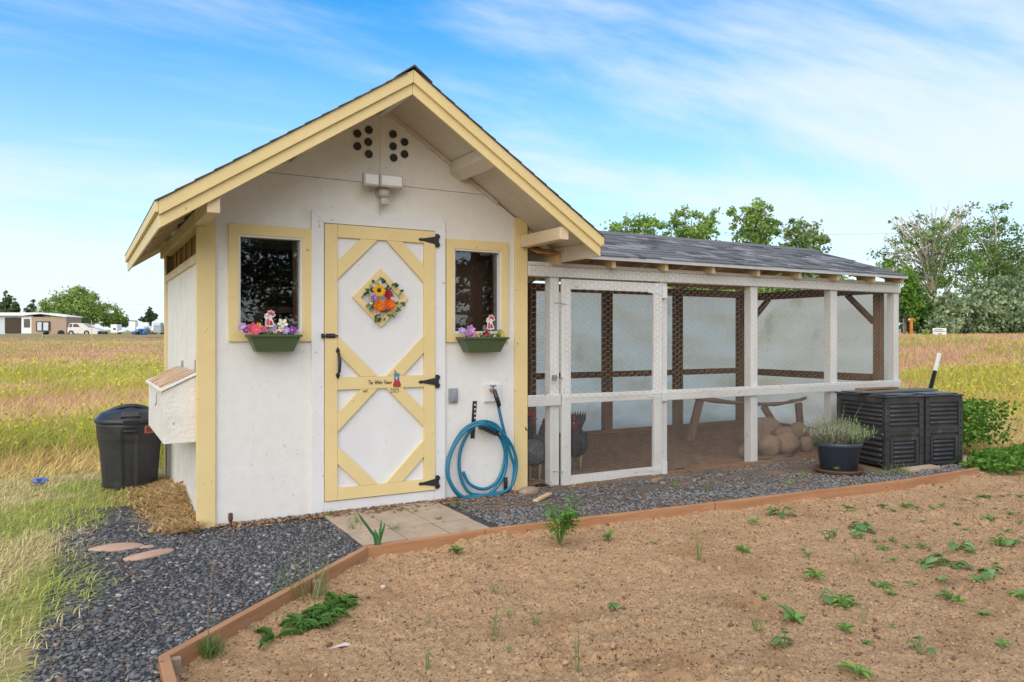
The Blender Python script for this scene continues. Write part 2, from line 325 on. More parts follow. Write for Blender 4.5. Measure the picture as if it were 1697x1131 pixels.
def blade_mesh(name, pos, h, wd, lean, col, tipcol=None, seg=2):
    """tapering bent blades"""
    n = len(pos); a = rng.uniform(0, PI, n); dx = np.cos(a) * wd / 2; dy = np.sin(a) * wd / 2; z = np.zeros(n); pos = np.asarray(pos, float)
    dv = np.stack([dx, dy, z], 1); ln = np.stack([lean[:, 0], lean[:, 1], z], 1); up = np.stack([z, z, h], 1)
    tipcol = col if tipcol is None else tipcol
    if seg == 1:
        V = np.stack([pos - dv, pos + dv, pos + up + ln], 1); T = np.arange(3 * n).reshape(n, 3); C = np.stack([col, col, tipcol], 1)
    else:
        mid = pos + up * .58 + ln * .34
        V = np.stack([pos - dv, pos + dv, mid + dv * .8, mid - dv * .8, pos + up + ln], 1); b = (np.arange(n) * 5)[:, None]
        T = np.concatenate([b + [0, 1, 2], b + [0, 2, 3], b + [3, 2, 4]], 1).reshape(-1, 3); C = np.stack([col, col, (col + tipcol) / 2, (col + tipcol) / 2, tipcol], 1)
    return mesh_np(name, V.reshape(-1, 3), T, C.reshape(-1, 3))
def leaf_mesh(name, pos, size, col, upright=0., aspect=.6):
    """folded leaf quads, random orientation"""
    n = len(pos); d = rng.normal(0, 1, (n, 3)); d[:, 2] = d[:, 2] * (1 - upright) + upright * 1.8
    d /= np.linalg.norm(d, axis=1)[:, None]; e = rng.normal(0, 1, (n, 3)); s_ = np.cross(d, e); s_ /= np.linalg.norm(s_, axis=1)[:, None]
    size = np.broadcast_to(size, (n,))[:, None]; pos = np.asarray(pos)
    V = np.stack([pos - d * size * .5, pos + s_ * size * aspect * .5, pos + d * size * .5, pos - s_ * size * aspect * .5], 1)
    b = (np.arange(n) * 4)[:, None]; T = np.concatenate([b + [0, 1, 2], b + [0, 2, 3]], 1).reshape(-1, 3)
    return mesh_np(name, V.reshape(-1, 3), T, np.repeat(col, 4, 0))
def blob(mb, c, r, seed=0, n=12, m=8, rough=.12, flat=1.):
    """lumpy stone added to a builder"""
    rs = random.Random(seed); ph = [rs.uniform(0, 6) for _ in range(6)]; vs = []; fs = []
    for i in range(m + 1):
        t = PI * i / m
        for j in range(n):
            p = 2 * PI * j / n; k = 1 + rough * math.sin(t) * (math.sin(2 * p + ph[0]) * math.sin(t + ph[1]) + .7 * math.sin(3 * p + ph[2] + 2 * t) + .5 * math.sin(5 * t + ph[3] + p))
            vs.append((c[0] + r[0] * k * math.sin(t) * math.cos(p), c[1] + r[1] * k * math.sin(t) * math.sin(p), c[2] + r[2] * k * math.cos(t)))
    for i in range(m): fs += [(i * n + j, (i + 1) * n + j, (i + 1) * n + (j + 1) % n, i * n + (j + 1) % n) for j in range(n)]
    return mb.add(vs, fs)
# ================================================================ SETTING
def ground():
    na = 300; rad = [.4]
    while rad[-1] < 4000: rad.append(rad[-1] * 1.032 + .01)
    r = np.array(rad); a = np.linspace(0, 2 * PI, na, endpoint=False)
    X = CAM[0] + r[:, None] * np.cos(a); Y = CAM[1] + r[:, None] * np.sin(a); Z = terrain(X, Y)
    V = np.stack([X, Y, Z], 2).reshape(-1, 3); k = len(r)
    i = np.arange(k - 1)[:, None] * na; j = np.arange(na)[None]; j2 = (j + 1) % na
    T = np.stack([i + j, i + na + j, i + na + j2, i + j2], 2).reshape(-1, 4)[:, ::-1]
    me = mesh_np('ground', V, T); me.polygons.foreach_set('use_smooth', [True] * len(me.polygons))
    tag(link('ground', me, 'field'), kind='structure')
ground()
def sheet(name, m, x0, x1, y0, y1, step, zf, keep=None):
    nx = int((x1 - x0) / step) + 1; ny = int((y1 - y0) / step) + 1
    xs = np.linspace(x0, x1, nx); ys = np.linspace(y0, y1, ny); X, Y = np.meshgrid(xs, ys); Z = zf(X, Y)
    i = np.arange(ny - 1)[:, None] * nx; j = np.arange(nx - 1)[None]
    T = np.stack([i + j, i + j + 1, i + nx + j + 1, i + nx + j], 2)
    if keep is not None:
        cx = (X[:-1, :-1] + X[1:, 1:]) / 2; cy = (Y[:-1, :-1] + Y[1:, 1:]) / 2; T = T[keep(cx, cy)]
    else: T = T.reshape(-1, 4)
    me = mesh_np(name, np.stack([X, Y, Z], 2).reshape(-1, 3), T.reshape(-1, 4)); me.polygons.foreach_set('use_smooth', [True] * len(me.polygons))
    return tag(link(name, me, m), kind='structure')
# timber edging line (top edge, read off the photograph at its height above ground)
EZ = .055
EP = [onZ(264, 1086, EZ), onZ(603, 905, EZ), onZ(800, 876, EZ), onZ(1180, 832, EZ), onZ(1485, 796, EZ), onZ(1616, 775, EZ)]
EL = [(p.x, p.y) for p in EP]
def edge_y(x):                                            # front limit of the gravel at each x
    return np.interp(x, [p[0] for p in EL], [p[1] for p in EL])
def in_bed(x, y): return (x > EL[0][0]) & (y < np.where(x < EL[-1][0], edge_y(x), EL[-1][1] - .12 * (x - EL[-1][0])))
def soil_z(x, y):
    d = np.minimum(x - EL[0][0], edge_y(x) - y)
    z = -.022 + .06 * (fbm(x * 1.3, y * 1.3, 3, 3) - .45) + .035 * (fbm(x * 5, y * 5, 3, 21) - .45) + .022 * (fbm(x * 19, y * 19, 3, 8) - .45) + .018 * (vnoise(x * 61, y * 61, 4) - .5)
    cr = fbm(x * 1.7 + .6 * y, y * 3.6, 4, 31); mk = sm(.40, .47, fbm(x * .9, y * .9, 2, 40))     # crust edges: low broken steps
    for lv in (.36, .45, .54): z = z + .028 * mk * (sm(lv - .004, lv + .004, cr) - sm(lv + .004, lv + .10, cr))
    z = z - .03 * (1 - sm(.05, .11, np.abs(fbm(x * .8 - y * .3, y * 1.3, 2, 47) - .5) + .16 * fbm(x * 9, y * 9, 2, 48))) * .6     # trodden furrows
    z = z + .02 * (1 - sm(0, .12, d))
    return np.where(x > 7.2, z - .25 * sm(7.2, 8.4, x), z)
sheet('soil_bed', 'soil', EL[0][0], 8.4, -4.6, -.9, .0125, soil_z, lambda x, y: in_bed(x, y) & (y > -4.6) & ~((x < 1) & (y < -4.2)))
sheet('soil_bed_front', 'soil', EL[0][0], 8.4, -9, -4.6, .08, soil_z)
def gravel_z(x, y): return .006 + .016 * (fbm(x * 3, y * 3, 3, 13) - .45) - .10 * sm(0, .5, -.78 - x + .25 * (fbm(y * 1.5, y * .3, 2, 9) - .45)) - .05 * sm(.35, .8, y - .6) * (x < 0)
def gravel_left(y):                                       # left limit of the gravel, where the mown grass begins
    return np.interp(y, [-3, -2.07, -1.77, -1.58, -1.04, .04, .77, .9], [-1.0, -.97, -.97, -.86, -.68, -.76, -.42, -.1])
sheet('gravel_path', 'gravel_bed', -1.4, 1.9, -3.2, 1.1, .03, gravel_z, lambda x, y: ~in_bed(x, y) & ~((x > .02) & (y > .02)))
sheet('gravel_strip', 'dirt_strip', 1.86, 7.3, -1.6, .02, .03, lambda x, y: .004 + .03 * (fbm(x * 3, y * 3, 3, 15) - .45) + .02 * sm(-.3, 0, y) - .2 * sm(6.6, 7.3, x), lambda x, y: ~in_bed(x, y))
sheet('run_floor', 'run_dirt', 2.54, 7.58, .05, 2.4, .03, lambda x, y: .03 + .05 * (fbm(x * 2.4, y * 2.4, 4, 17) - .45) + .02 * (vnoise(x * 22, y * 22, 6) - .5) + .05 * sm(.9, 2.2, y))
# pebbles on the gravel
def pebbles():
    n = 50000; x = rng.uniform(-1.15, 1.9, n); y = rng.uniform(-3., .95, n); near = rng.uniform(0, 1, n) < np.clip(1.15 - .16 * (y + 3), .45, 1)
    k = near & ~in_bed(x, y) & ~((x > 0) & (y > -.02)) & (x > gravel_left(y) - .05 + .16 * (rng.uniform(0, 1, n) - .4)) & ~((x > .80) & (y > -1.02) & (x < 1.76))
    brown = fbm(x * 1.7, y * 1.7, 3, 50) + .35 * sm(-.55, -.05, y) * sm(.1, .5, x)
    k &= ~((brown > .72) & (rng.uniform(0, 1, n) < .75))
    x, y = x[k], y[k]; m = len(x); z = gravel_z(x, y) + .003
    s_ = rng.gamma(5, .0015, m) + .0028; t = rng.uniform(0, 1, m)[:, None]
    c = np.array([.046, .047, .052]) * (1 - t) + np.array([.165, .166, .172]) * t; hi = rng.uniform(0, 1, m) < .07; c[hi] = np.array([.34, .31, .28]) * rng.uniform(.7, 1.2, (hi.sum(), 1)); br = rng.uniform(0, 1, m) < .07; c[br] = np.array([.2, .13, .085])
    stones('gravel_pebbles', np.stack([x, y, z], 1), s_, c, .5)
    n = 26000; x = rng.uniform(1.7, 6.9, n); y = rng.uniform(-1.25, .0, n)
    k = ~in_bed(x, y) & (fbm(x * 1.6, y * 2.4, 3, 60) + .18 * rng.uniform(-1, 1, n) < .5) & ~((x < 1.76) & (y > -1.05)); x, y = x[k], y[k]; m = len(x); z = .012 + .03 * (fbm(x * 3, y * 3, 3, 15) - .45); t = rng.uniform(0, 1, m)[:, None]
    c = np.array([.07, .07, .075]) * (1 - t) + np.array([.27, .255, .24]) * t
    stones('gravel_chips', np.stack([x, y, z], 1), rng.gamma(5, .0014, m) + .003, c, .55)
    n = 16000; x = EL[0][0] + .05 + 7.3 * rng.uniform(0, 1, n); y = rng.uniform(-4.4, -.95, n); k = in_bed(x, y + .05); x, y = x[k], y[k]; m = len(x)
    t = rng.uniform(0, 1, m)[:, None]; c = np.array([.33, .205, .115]) * (1 - t) + np.array([.50, .33, .20]) * t; hi = rng.uniform(0, 1, m) < .012; c[hi] = np.array([.52, .44, .36]); dk = rng.uniform(0, 1, m) < .25; c[dk] = np.array([.16, .09, .05])
    s_ = rng.gamma(1.3, .0022, m) + .0025
    stones('soil_clods', np.stack([x, y, soil_z(x, y) + s_ * .2], 1), s_, c, .7)
pebbles()
# concrete pavers in front of the door
pv = tag(MB().box((.79, -1.0, -.03), (1.71, -.02, -.002)).build('paving', 'dirt_strip'), kind='structure')
for i in range(3):
    for j in range(3):
        x0 = .81 + i * .296; y0 = -.975 + j * .306; dz = random.uniform(-.004, .005)
        o = MB().box((x0 + random.uniform(0, .004), y0, -.02), (x0 + .289, y0 + .299, .016 + dz)).build('paver', 'paver', pv, bevel=.004)
# ================================================================ FLOWER / PLANT HELPERS
def jit(c, a=.15): k = random.uniform(1 - a, 1 + a); return tuple(min(1, v * k * random.uniform(.95, 1.05)) for v in c)
def petal_ring(mb, c, nrm, r, n, col, wid=.5, cup=.25, r0=.15, up=None):
    c = Vector(c); nrm = Vector(nrm).normalized(); u = nrm.orthogonal().normalized(); v = nrm.cross(u); ph = random.uniform(0, 6)
    for i in range(n):
        a = ph + 2 * PI * i / n; d = u * math.cos(a) + v * math.sin(a); s_ = nrm.cross(d) * r * wid * .5; mb.cc = jit(col)
        mb.add([c + d * r * r0 - s_ * .4, c + d * r * r0 + s_ * .4, c + d * r * .65 + s_ + nrm * r * cup * .6, c + d * r + nrm * r * cup, c + d * r * .65 - s_ + nrm * r * cup * .6], [(0, 1, 2, 3, 4)])
def flower(parent, c, nrm, r, col, n=6, centre=(.7, .5, .08), wid=.7, cup=.3, layers=2, cr=.22):
    mb = MB()
    for k in range(layers): petal_ring(mb, Vector(c) + Vector(nrm).normalized() * .003 * k, nrm, r * (1 - .28 * k), n, col, wid, cup + .25 * k)
    mb.cc = centre; blob(mb, Vector(c) + Vector(nrm).normalized() * r * .12, (r * cr,) * 3, 3, 7, 4)
    return mb.build('flower', 'petal', parent)
def leaf(mb, p, d, n_, L_, w_, col, droop=.25, fold=.15):
    p = Vector(p); d = Vector(d).normalized(); n_ = Vector(n_); n_ = (n_ - d * n_.dot(d)).normalized(); s_ = d.cross(n_)
    mb.cc = col
    q = [p, p + d * L_ * .3 + s_ * w_ * .42 + n_ * L_ * fold, p + d * L_ * .65 + s_ * w_ * .45 - n_ * L_ * (droop * .3 - fold), p + d * L_ - n_ * L_ * droop, p + d * L_ * .65 - s_ * w_ * .45 - n_ * L_ * (droop * .3 - fold), p + d * L_ * .3 - s_ * w_ * .42 + n_ * L_ * fold, p + d * L_ * .5 - n_ * L_ * droop * .15]
    mb.add(q, [(0, 1, 6), (1, 2, 6), (2, 3, 6), (3, 4, 6), (4, 5, 6), (5, 0, 6)])
# ================================================================ THE COOP
CW, CD = 2.535, 2.25; MID = CW / 2
def zr(x): return 3.09 - .651 * abs(x - MID)
coop = thing('chicken_coop', 'white painted shed coop with pale yellow trim and a steep gable roof', 'shed', (MID, CD / 2, 0))
dX0, dX1, dZ0, dZ1 = .842, 1.704, .10, 2.106
wl = (.251, .683, 1.328, 1.99); wr = (1.875, 2.302, 1.321, 1.987)
door_hole = (dX0 - .005, dX1 + .005, -1, dZ1 + .005)
T_ = .016
panel(.0, MID - .0015, 0.01, 2.14, [wl, door_hole], 0, T_).prism([(0, 0, 2.14), (MID - .0015, 0, 2.14), (MID - .0015, 0, 2.437), (.345, 0, 2.437), (0, 0, zr(0) - .052)], (0, T_, 0)).build('wall_panel', 'osb_white', coop)
panel(MID + .0015, CW, 0.01, 2.14, [wr, door_hole], 0, T_).prism([(CW, 0, 2.14), (MID + .0015, 0, 2.14), (MID + .0015, 0, 2.437), (CW - .345, 0, 2.437), (CW, 0, zr(0) - .052)], (0, T_, 0)).build('wall_panel', 'osb_white', coop)
for sgn in (-1, 1):
    xs = [MID + sgn * .0015, MID + sgn * (MID - .0)]; xe = MID + sgn * (3.09 - .05 - 2.441) / .651
    MB().prism([(MID + sgn * .0015, 0, 2.441), (xe, 0, 2.441), (MID + sgn * .0015, 0, zr(MID) - .05)], (0, T_, 0)).build('gable_panel', 'osb_white', coop)
# framing seen behind the panel joints, inside lining
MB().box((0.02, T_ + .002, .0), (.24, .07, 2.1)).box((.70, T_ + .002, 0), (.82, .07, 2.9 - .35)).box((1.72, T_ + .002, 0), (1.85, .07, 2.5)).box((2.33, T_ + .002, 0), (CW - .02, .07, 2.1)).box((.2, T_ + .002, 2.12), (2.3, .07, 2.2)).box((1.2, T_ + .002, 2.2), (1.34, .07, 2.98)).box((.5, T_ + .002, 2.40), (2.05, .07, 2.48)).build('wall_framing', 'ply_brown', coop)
# right, back and left walls
MB().box((CW - T_, T_, 0.01), (CW, CD, 2.2)).build('wall_panel', 'osb_white', coop)
MB().prism([(0, CD - T_, 0.01), (CW, CD - T_, 0.01), (CW, CD - T_, 2.2), (MID, CD - T_, 3.03), (0, CD - T_, 2.2)], (0, T_, 0)).build('wall_panel', 'osb_side', coop)
for y0, y1 in ((.0, 1.098), (1.102, CD - .002)):
    MB().box((0.0, max(y0, T_ + .001), 0.01), (T_, y1, 1.80)).build('wall_panel', 'osb_side', coop)
MB().box((-.018, .0, 1.79), (.0, CD - .1, 1.85)).build('vent_sill', 'cream_wood', coop, bevel=.003)
for k in range(12):
    y = .1 + k * .178
    MB().box((.045 + .008 * (k % 2), y, 1.80), (.06 + .008 * (k % 2), y + .165, 2.06)).build('vent_board', 'vent_wood', coop)
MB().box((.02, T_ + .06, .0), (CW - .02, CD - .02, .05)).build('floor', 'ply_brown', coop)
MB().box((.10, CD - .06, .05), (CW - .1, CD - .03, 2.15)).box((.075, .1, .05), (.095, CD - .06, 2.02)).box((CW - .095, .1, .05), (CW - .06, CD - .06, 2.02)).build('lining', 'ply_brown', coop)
for k, z in enumerate((.6, 1.05, 1.5)): MB().box((.3, 1.3, z), (1.9, 1.36, z + .05)).build('roost_bar', 'fresh_wood', coop)
# corner boards
MB().box((-.018, -.019, -.02), (.102, -.001, 2.16)).box((-.018, .001, .0), (-.001, .02, 2.0)).build('corner_board', 'yellow_paint', coop, bevel=.003)
MB().box((2.428, -.019, -.01), (2.55, -.001, 2.275)).build('corner_board', 'yellow_paint', coop, bevel=.003)
MB().box((-.018, CD - .1, 0), (-.001, CD + .018, 2.03)).build('corner_board', 'yellow_paint', coop, bevel=.003)
# side plate beams running out to the front overhang
for x0, x1 in ((-.035, .04), (2.475, 2.555)):
    MB().box((x0, -.625, 2.03), (x1, -.022, 2.125)).box((x0, .022, 2.03), (x1, CD + .2, 2.125)).build('plate_beam', 'cream_wood', coop, bevel=.004)
# roof
roof = MB().prism([(MID, -.63, zr(MID)), (-.285, -.63, zr(-.285)), (-.285, -.63, zr(-.285) - .035), (MID, -.63, zr(MID) - .045)], (0, 3.31, 0)).prism([(MID, -.63, zr(MID)), (CW + .285, -.63, zr(CW + .285)), (CW + .285, -.63, zr(CW + .285) - .035), (MID, -.63, zr(MID) - .045)], (0, 3.31, 0)).build('roof', 'osb_soffit', coop)
MB().box((MID - .02, -.625, 2.945), (MID + .02, -.0, zr(MID) - .047)).build('ridge_beam', 'white_paint', roof, bevel=.003)
for sgn in (-1, 1):
    e = MID + sgn * (MID + .30)
    for (a, b, y0, y1) in ((-.075, -.158, -.652, -.631), (.004, -.082, -.672, -.653)):
        MB().prism([(MID + sgn * .001, y0, zr(MID) + a), (e, y0, zr(e) + a), (e, y0, zr(e) + b), (MID + sgn * .001, y0, zr(MID) + b)], (0, y1 - y0, 0)).build('barge_board', 'yellow_paint', roof, bevel=.003)
    MB().prism([(MID + sgn * .001, 2.68, zr(MID) + .0), (e, 2.68, zr(e)), (e, 2.68, zr(e) - .14), (MID + sgn * .001, 2.68, zr(MID) - .14)], (0, .02, 0)).build('barge_board', 'yellow_paint', roof)
    xi = MID + sgn * (MID + .286)
    MB().box((xi + (e - xi) * .45, -.63, zr(e) - .155), (e, 2.678, zr(e) + .004)).build('fascia', 'yellow_paint', roof, bevel=.003)
    MB().box((xi, -.63, zr(e) - .150), (xi + (e - xi) * .43, 2.678, zr(e) - .04)).build('sub_fascia', 'osb_soffit', roof)
    MB().box((e + sgn * .001, -.672, zr(e) - .066), (e + sgn * .02, 2.70, zr(e) + .0)).build('fascia_strip', 'yellow_paint', roof, bevel=.002)
    # lookouts, rafter tails and the moulding under the soffit
    xl = MID + sgn * .62
    MB().prism([(xl - .045, 0, zr(xl) - .05 - (.018 if sgn > 0 else -.018) * -1.6), (xl + .045, 0, zr(xl) - .05 - (.018 if sgn > 0 else -.018) * 1.6), (xl + .045, 0, zr(xl) - .135 - (.018 if sgn > 0 else -.018) * 1.6), (xl - .045, 0, zr(xl) - .135 + (.018 if sgn > 0 else -.018) * 1.6)], (0, -.626, 0)).build('lookout', 'osb_soffit', roof, bevel=.003)
    for k in range(6):
        y = .012 + k * .44
        a_, b_ = MID + sgn * (MID + .042), MID + sgn * (MID + .284)
        MB().prism([(a_, y, zr(a_) - .048), (b_, y, zr(b_) - .048), (b_, y, zr(b_) - .115), (a_, y, zr(a_) - .115)], (0, .04, 0)).build('rafter_tail', 'cream_wood', roof)
    a_, b_ = MID + sgn * .03, MID + sgn * 1.0
    MB().prism([(a_, -.002, zr(a_) - .047), (b_, -.002, zr(b_) - .047), (b_, -.002, zr(b_) - .080), (a_, -.002, zr(a_) - .080)], (0, -.018, 0)).build('soffit_moulding', 'osb_soffit', roof)
    # shingles
    SL = math.hypot(1, .651); th = math.atan(.651); ex = .128
    for c in range(15):
        d = 1.5675 + .018 - c * ex * 1.0 / SL * 1.0     # horizontal distance of the lower edge from the ridge
        if d < .1: break
        xlo = MID + sgn * d; y = -.685 - (c % 2) * .12
        while y < 2.70:
            wd = random.choice((.30, .33, .36)); y1 = min(y + wd, 2.71); y0 = max(y, -.685)
            if y1 - y0 > .05:
                q = [(0, 0, .010), (.17, 0, .003), (.17, 0, .0), (0, 0, .002)]
                P_ = [Vector((xlo - sgn * (u * math.cos(th)) + sgn * v * math.sin(th), y0, zr(xlo) + .004 + u * math.sin(th) + v * math.cos(th))) for u, _, v in q]
                MB().prism(P_, (0, y1 - y0 - .004, 0)).build('shingle', random.choice(('shingle_a', 'shingle_b', 'shingle_a')), roof)
            y += wd
MB().prism([(MID - .13, -.69, zr(MID - .13) + .016), (MID, -.69, zr(MID) + .022), (MID + .13, -.69, zr(MID + .13) + .016), (MID + .13, -.69, zr(MID + .13) + .022), (MID, -.69, zr(MID) + .034), (MID - .13, -.69, zr(MID - .13) + .022)], (0, 3.40, 0)).build('ridge_cap', 'shingle_a', roof)
# round vents
for (x, y) in ((592, 222), (611, 216), (610, 236), (592, 243), (611, 256), (651, 223), (670, 236), (651, 243), (670, 256), (652, 262)):
    p = onY(x, y); m = MB()
    m.lathe([(.0265, -.002), (.030, -.002), (.030, .010), (.0265, .010)], 20); m.v = [(p.x + a, -c, p.z + b) for a, b, c in m.v]
    o = m.build('vent_hole', 'iron', coop, True)
    m = MB(); m.lathe([(.026, -.001), (.026, .004)], 20); m.v = [(p.x + a, -c, p.z + b) for a, b, c in m.v]; m.build('vent_screen', 'vent_mesh', o)
# windows
def window(inner, om, label):
    x0, x1, z0, z1 = inner; ox, oz = om; wn = MB()
    P = lambda x, z, y: (x, y, z)
    # jamb liner
    y0, y1 = -.012, .085
    wn.box((x0, y0, z0), (x0 + .012, y1, z1)).box((x1 - .012, y0, z0), (x1, y1, z1)).box((x0 + .012, y0, z0), (x1 - .012, y1, z0 + .012)).box((x0 + .012, y0, z1 - .012), (x1 - .012, y1, z1))
    root = wn.build('window', 'white_paint', coop)
    O_ = [(x0 - ox, z0 - oz), (x1 + ox, z0 - oz), (x1 + ox, z1 + oz), (x0 - ox, z1 + oz)]; I_ = [(x0, z0), (x1, z0), (x1, z1), (x0, z1)]
    for k in range(4):
        k2 = (k + 1) % 4
        MB().prism([(O_[k][0], -.021, O_[k][1]), (O_[k2][0], -.021, O_[k2][1]), (I_[k2][0], -.021, I_[k2][1]), (I_[k][0], -.021, I_[k][1])], (0, .02, 0)).build('frame_board', 'yellow_paint', root, bevel=.0022)
    MB().box((x0 + .012, .038, z0 + .012), (x1 - .012, .043, z1 - .012)).build('pane', 'glass', root)
    MB().box((x1 - .05, .05, z0 + .012), (x1 - .012, .08, z1 - .012)).build('inner_stop', 'ply_brown', root)
window(wl, (.066, .073), ''); window(wr, (.065, .075), '')
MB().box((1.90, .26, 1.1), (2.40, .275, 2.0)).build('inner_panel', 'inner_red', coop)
# door casing
for poly in ([(.748, .005), (.838, .005), (.838, 2.112), (.748, 2.198)], [(1.798, .005), (1.708, .005), (1.708, 2.112), (1.798, 2.198)], [(.748, 2.1982), (.838, 2.1122), (1.708, 2.1122), (1.798, 2.1982)]):
    MB().prism([(x, -.023, z) for x, z in poly], (0, .022, 0)).build('door_casing', 'white_paint', coop, bevel=.0025)
MB().box((.839, -.022, .004), (1.707, -.001, .094)).build('door_sill', 'white_paint', coop, bevel=.003)
# door
door = MB().box((dX0, -.014, dZ0), (dX1, .004, dZ1)).build('door', 'white_paint', coop)
yb = (-.036, -.0145)
def dboard(poly, m='yellow_paint'):
    return MB().prism([(x, yb[0], z) for x, z in poly], (0, yb[1] - yb[0], 0)).build('board', m, door, bevel=.002)
sL, sR = .933, 1.612
tb, mt, mb_, bt = 2.012, onY(632, 624, -.036).z, onY(632, 644, -.036).z, onY(632, 802, -.036).z
dboard([(dX0, dZ0), (sL, dZ0), (sL, dZ1), (dX0, dZ1)]); dboard([(sR, dZ0), (dX1, dZ0), (dX1, dZ1), (sR, dZ1)])
dboard([(sL + .001, tb), (sR - .001, tb), (sR - .001, dZ1), (sL + .001, dZ1)]); dboard([(sL + .001, mb_), (sR - .001, mb_), (sR - .001, mt), (sL + .001, mt)]); dboard([(sL + .001, dZ0), (sR - .001, dZ0), (sR - .001, bt), (sL + .001, bt)])
a1, a2 = .175, .305
for zt, zb in ((tb, mt), (mb_, bt)):
    g = .001
    dboard([(sL + g, zt - a1), (sL + a1, zt - g), (sL + a2, zt - g), (sL + g, zt - a2)]); dboard([(sR - g, zt - a1), (sR - a1, zt - g), (sR - a2, zt - g), (sR - g, zt - a2)])
    dboard([(sL + g, zb + a1), (sL + a1, zb + g), (sL + a2, zb + g), (sL + g, zb + a2)]); dboard([(sR - g, zb + a1), (sR - a1, zb + g), (sR - a2, zb + g), (sR - g, zb + a2)])
dc = onY(631, 494, -.03); ro, ri = .222, .158
for k in range(4):
    t = [(0, 1), (1, 0), (0, -1), (-1, 0)]; p, q = t[k], t[(k + 1) % 4]
    dboard([(dc.x + p[0] * ro * .98, dc.z + p[1] * ro), (dc.x + q[0] * ro * .98, dc.z + q[1] * ro), (dc.x + q[0] * ri * .98, dc.z + q[1] * ri), (dc.x + p[0] * ri * .98, dc.z + p[1] * ri)])
for zy in (398, 633, 801):
    z = onY(710, zy, -.04).z
    m = MB().prism([(1.712, -.038, z - .052), (1.735, -.038, z - .052), (1.735, -.038, z + .052), (1.712, -.038, z + .052)], (0, .014, 0))
    for s_ in (-1, 1): m.prism([(1.735, -.037, z + s_ * .05), (1.748, -.037, z + s_ * .036), (1.742, -.037, z + s_ * .018), (1.735, -.037, z + s_ * .012)], (0, .013, 0))
    m.prism([(1.70, -.043, z - .028), (1.70, -.043, z + .028), (1.665, -.043, z + .022), (1.60, -.043, z + .010), (1.578, -.043, z + .013), (1.562, -.043, z), (1.578, -.043, z - .013), (1.60, -.043, z - .010), (1.665, -.043, z - .022)], (0, .006, 0))
    m.tube([(1.706, -.044, z - .034), (1.706, -.044, z + .034)], .008, 8)
    m.build('hinge', 'iron', door, bevel=.0015)
hx = onY(560, 605, -.04); zt_, zb_ = onY(560, 575, -.04).z, onY(560, 629, -.04).z
hm = MB()
for z, s_ in ((zt_, 1), (zb_, -1)):
    hm.prism([(hx.x, -.041, z), (hx.x + .016, -.041, z - s_ * .028), (hx.x + .009, -.041, z - s_ * .045), (hx.x - .009, -.041, z - s_ * .045), (hx.x - .016, -.041, z - s_ * .028)], (0, .006, 0))
hm.tube([(hx.x, -.040, zt_ - .035), (hx.x, -.065, zt_ - .05), (hx.x, -.085, zt_ - .09), (hx.x, -.088, (zt_ + zb_) / 2), (hx.x, -.078, zb_ + .06), (hx.x, -.040, zb_ + .03)], [.008, .010, .012, .013, .011, .007], 8)
hm.build('handle', 'iron', door, True)
lz = onY(545, 557, -.04).z
m = MB().box((dX0 + .005, -.042, lz - .017), (dX0 + .072, -.0365, lz + .017)).tube([(dX0 - .02, -.047, lz), (dX0 + .085, -.047, lz)], .007, 8).box((dX0 - .026, -.047, lz - .017), (dX0 - .012, -.024, lz + .017)).tube([(dX0 + .085, -.047, lz), (dX0 + .087, -.06, lz + .004)], .004, 6)
m.build('slide_bolt', 'iron', door)
# hand lettering: thin painted strokes
GL = {'T': [[(0, 1), (.75, 1)], [(.37, 1), (.33, 0)]], 'h': [[(.1, 1), (.05, 0)], [(.07, .4), (.25, .55), (.38, .42), (.38, 0)]], 'e': [[(.02, .28), (.36, .33), (.28, .52), (.1, .5), (.02, .22), (.15, 0), (.38, .08)]], 'W': [[(0, 1), (.18, 0), (.42, .8), (.62, 0), (.88, 1.05)]], 'i': [[(.08, .5), (.08, 0)], [(.08, .72), (.09, .78)]], 't': [[(.17, .85), (.14, .05), (.28, 0)], [(0, .55), (.34, .58)]], 'H': [[(.05, 1), (.02, 0)], [(.55, 1), (.52, 0)], [(.0, .48), (.58, .52)]], 'o': [[(.2, .5), (.03, .3), (.1, .02), (.3, .05), (.36, .35), (.2, .5)]], 'u': [[(.02, .5), (.06, .06), (.25, .04), (.34, .5), (.36, 0)]], 's': [[(.32, .48), (.12, .5), (.08, .34), (.3, .2), (.22, .0), (.02, .05)]], '.': [[(.05, 0), (.1, .05)]],
      '2': [[(.03, .8), (.22, 1), (.42, .78), (.02, .02), (.48, .04)]], '0': [[(.24, 1), (.03, .6), (.1, .06), (.32, .02), (.46, .5), (.24, 1)]], '5': [[(.45, 1), (.1, .98), (.06, .58), (.35, .56), (.42, .2), (.2, 0), (.02, .1)]]}
ADV = {'T': .72, 'W': .98, 'H': .72, 'i': .24, 't': .40, '.': .2, '2': .56, '0': .56, '5': .56, ' ': .55}
def lettering(text, px0, px1, pyb, hgt):
    a = onY(px0, pyb, yb[0] - .0012); b = onY(px1, pyb, yb[0] - .0012); tot = sum(ADV.get(c, .47) for c in text); k = (b.x - a.x) / tot; m = MB(); x = a.x
    for ch in text:
        for st in GL.get(ch, []):
            for p, q in zip(st[:-1], st[1:]):
                p3, q3 = Vector((x + p[0] * k, a.y, a.z + p[1] * hgt)), Vector((x + q[0] * k, a.y, a.z + q[1] * hgt)); d = (q3 - p3).normalized() * .0008
                m.bar(p3 - d, q3 + d, .0028, .0014, (0, 1, 0))
        x += ADV.get(ch, .47) * k
    m.build('lettering', 'ink', door)
lettering('The White House', 610, 649.5, 637.5, .030); lettering('est.', 602, 610.5, 650.5, .026); lettering('2025', 647, 662, 651, .030)
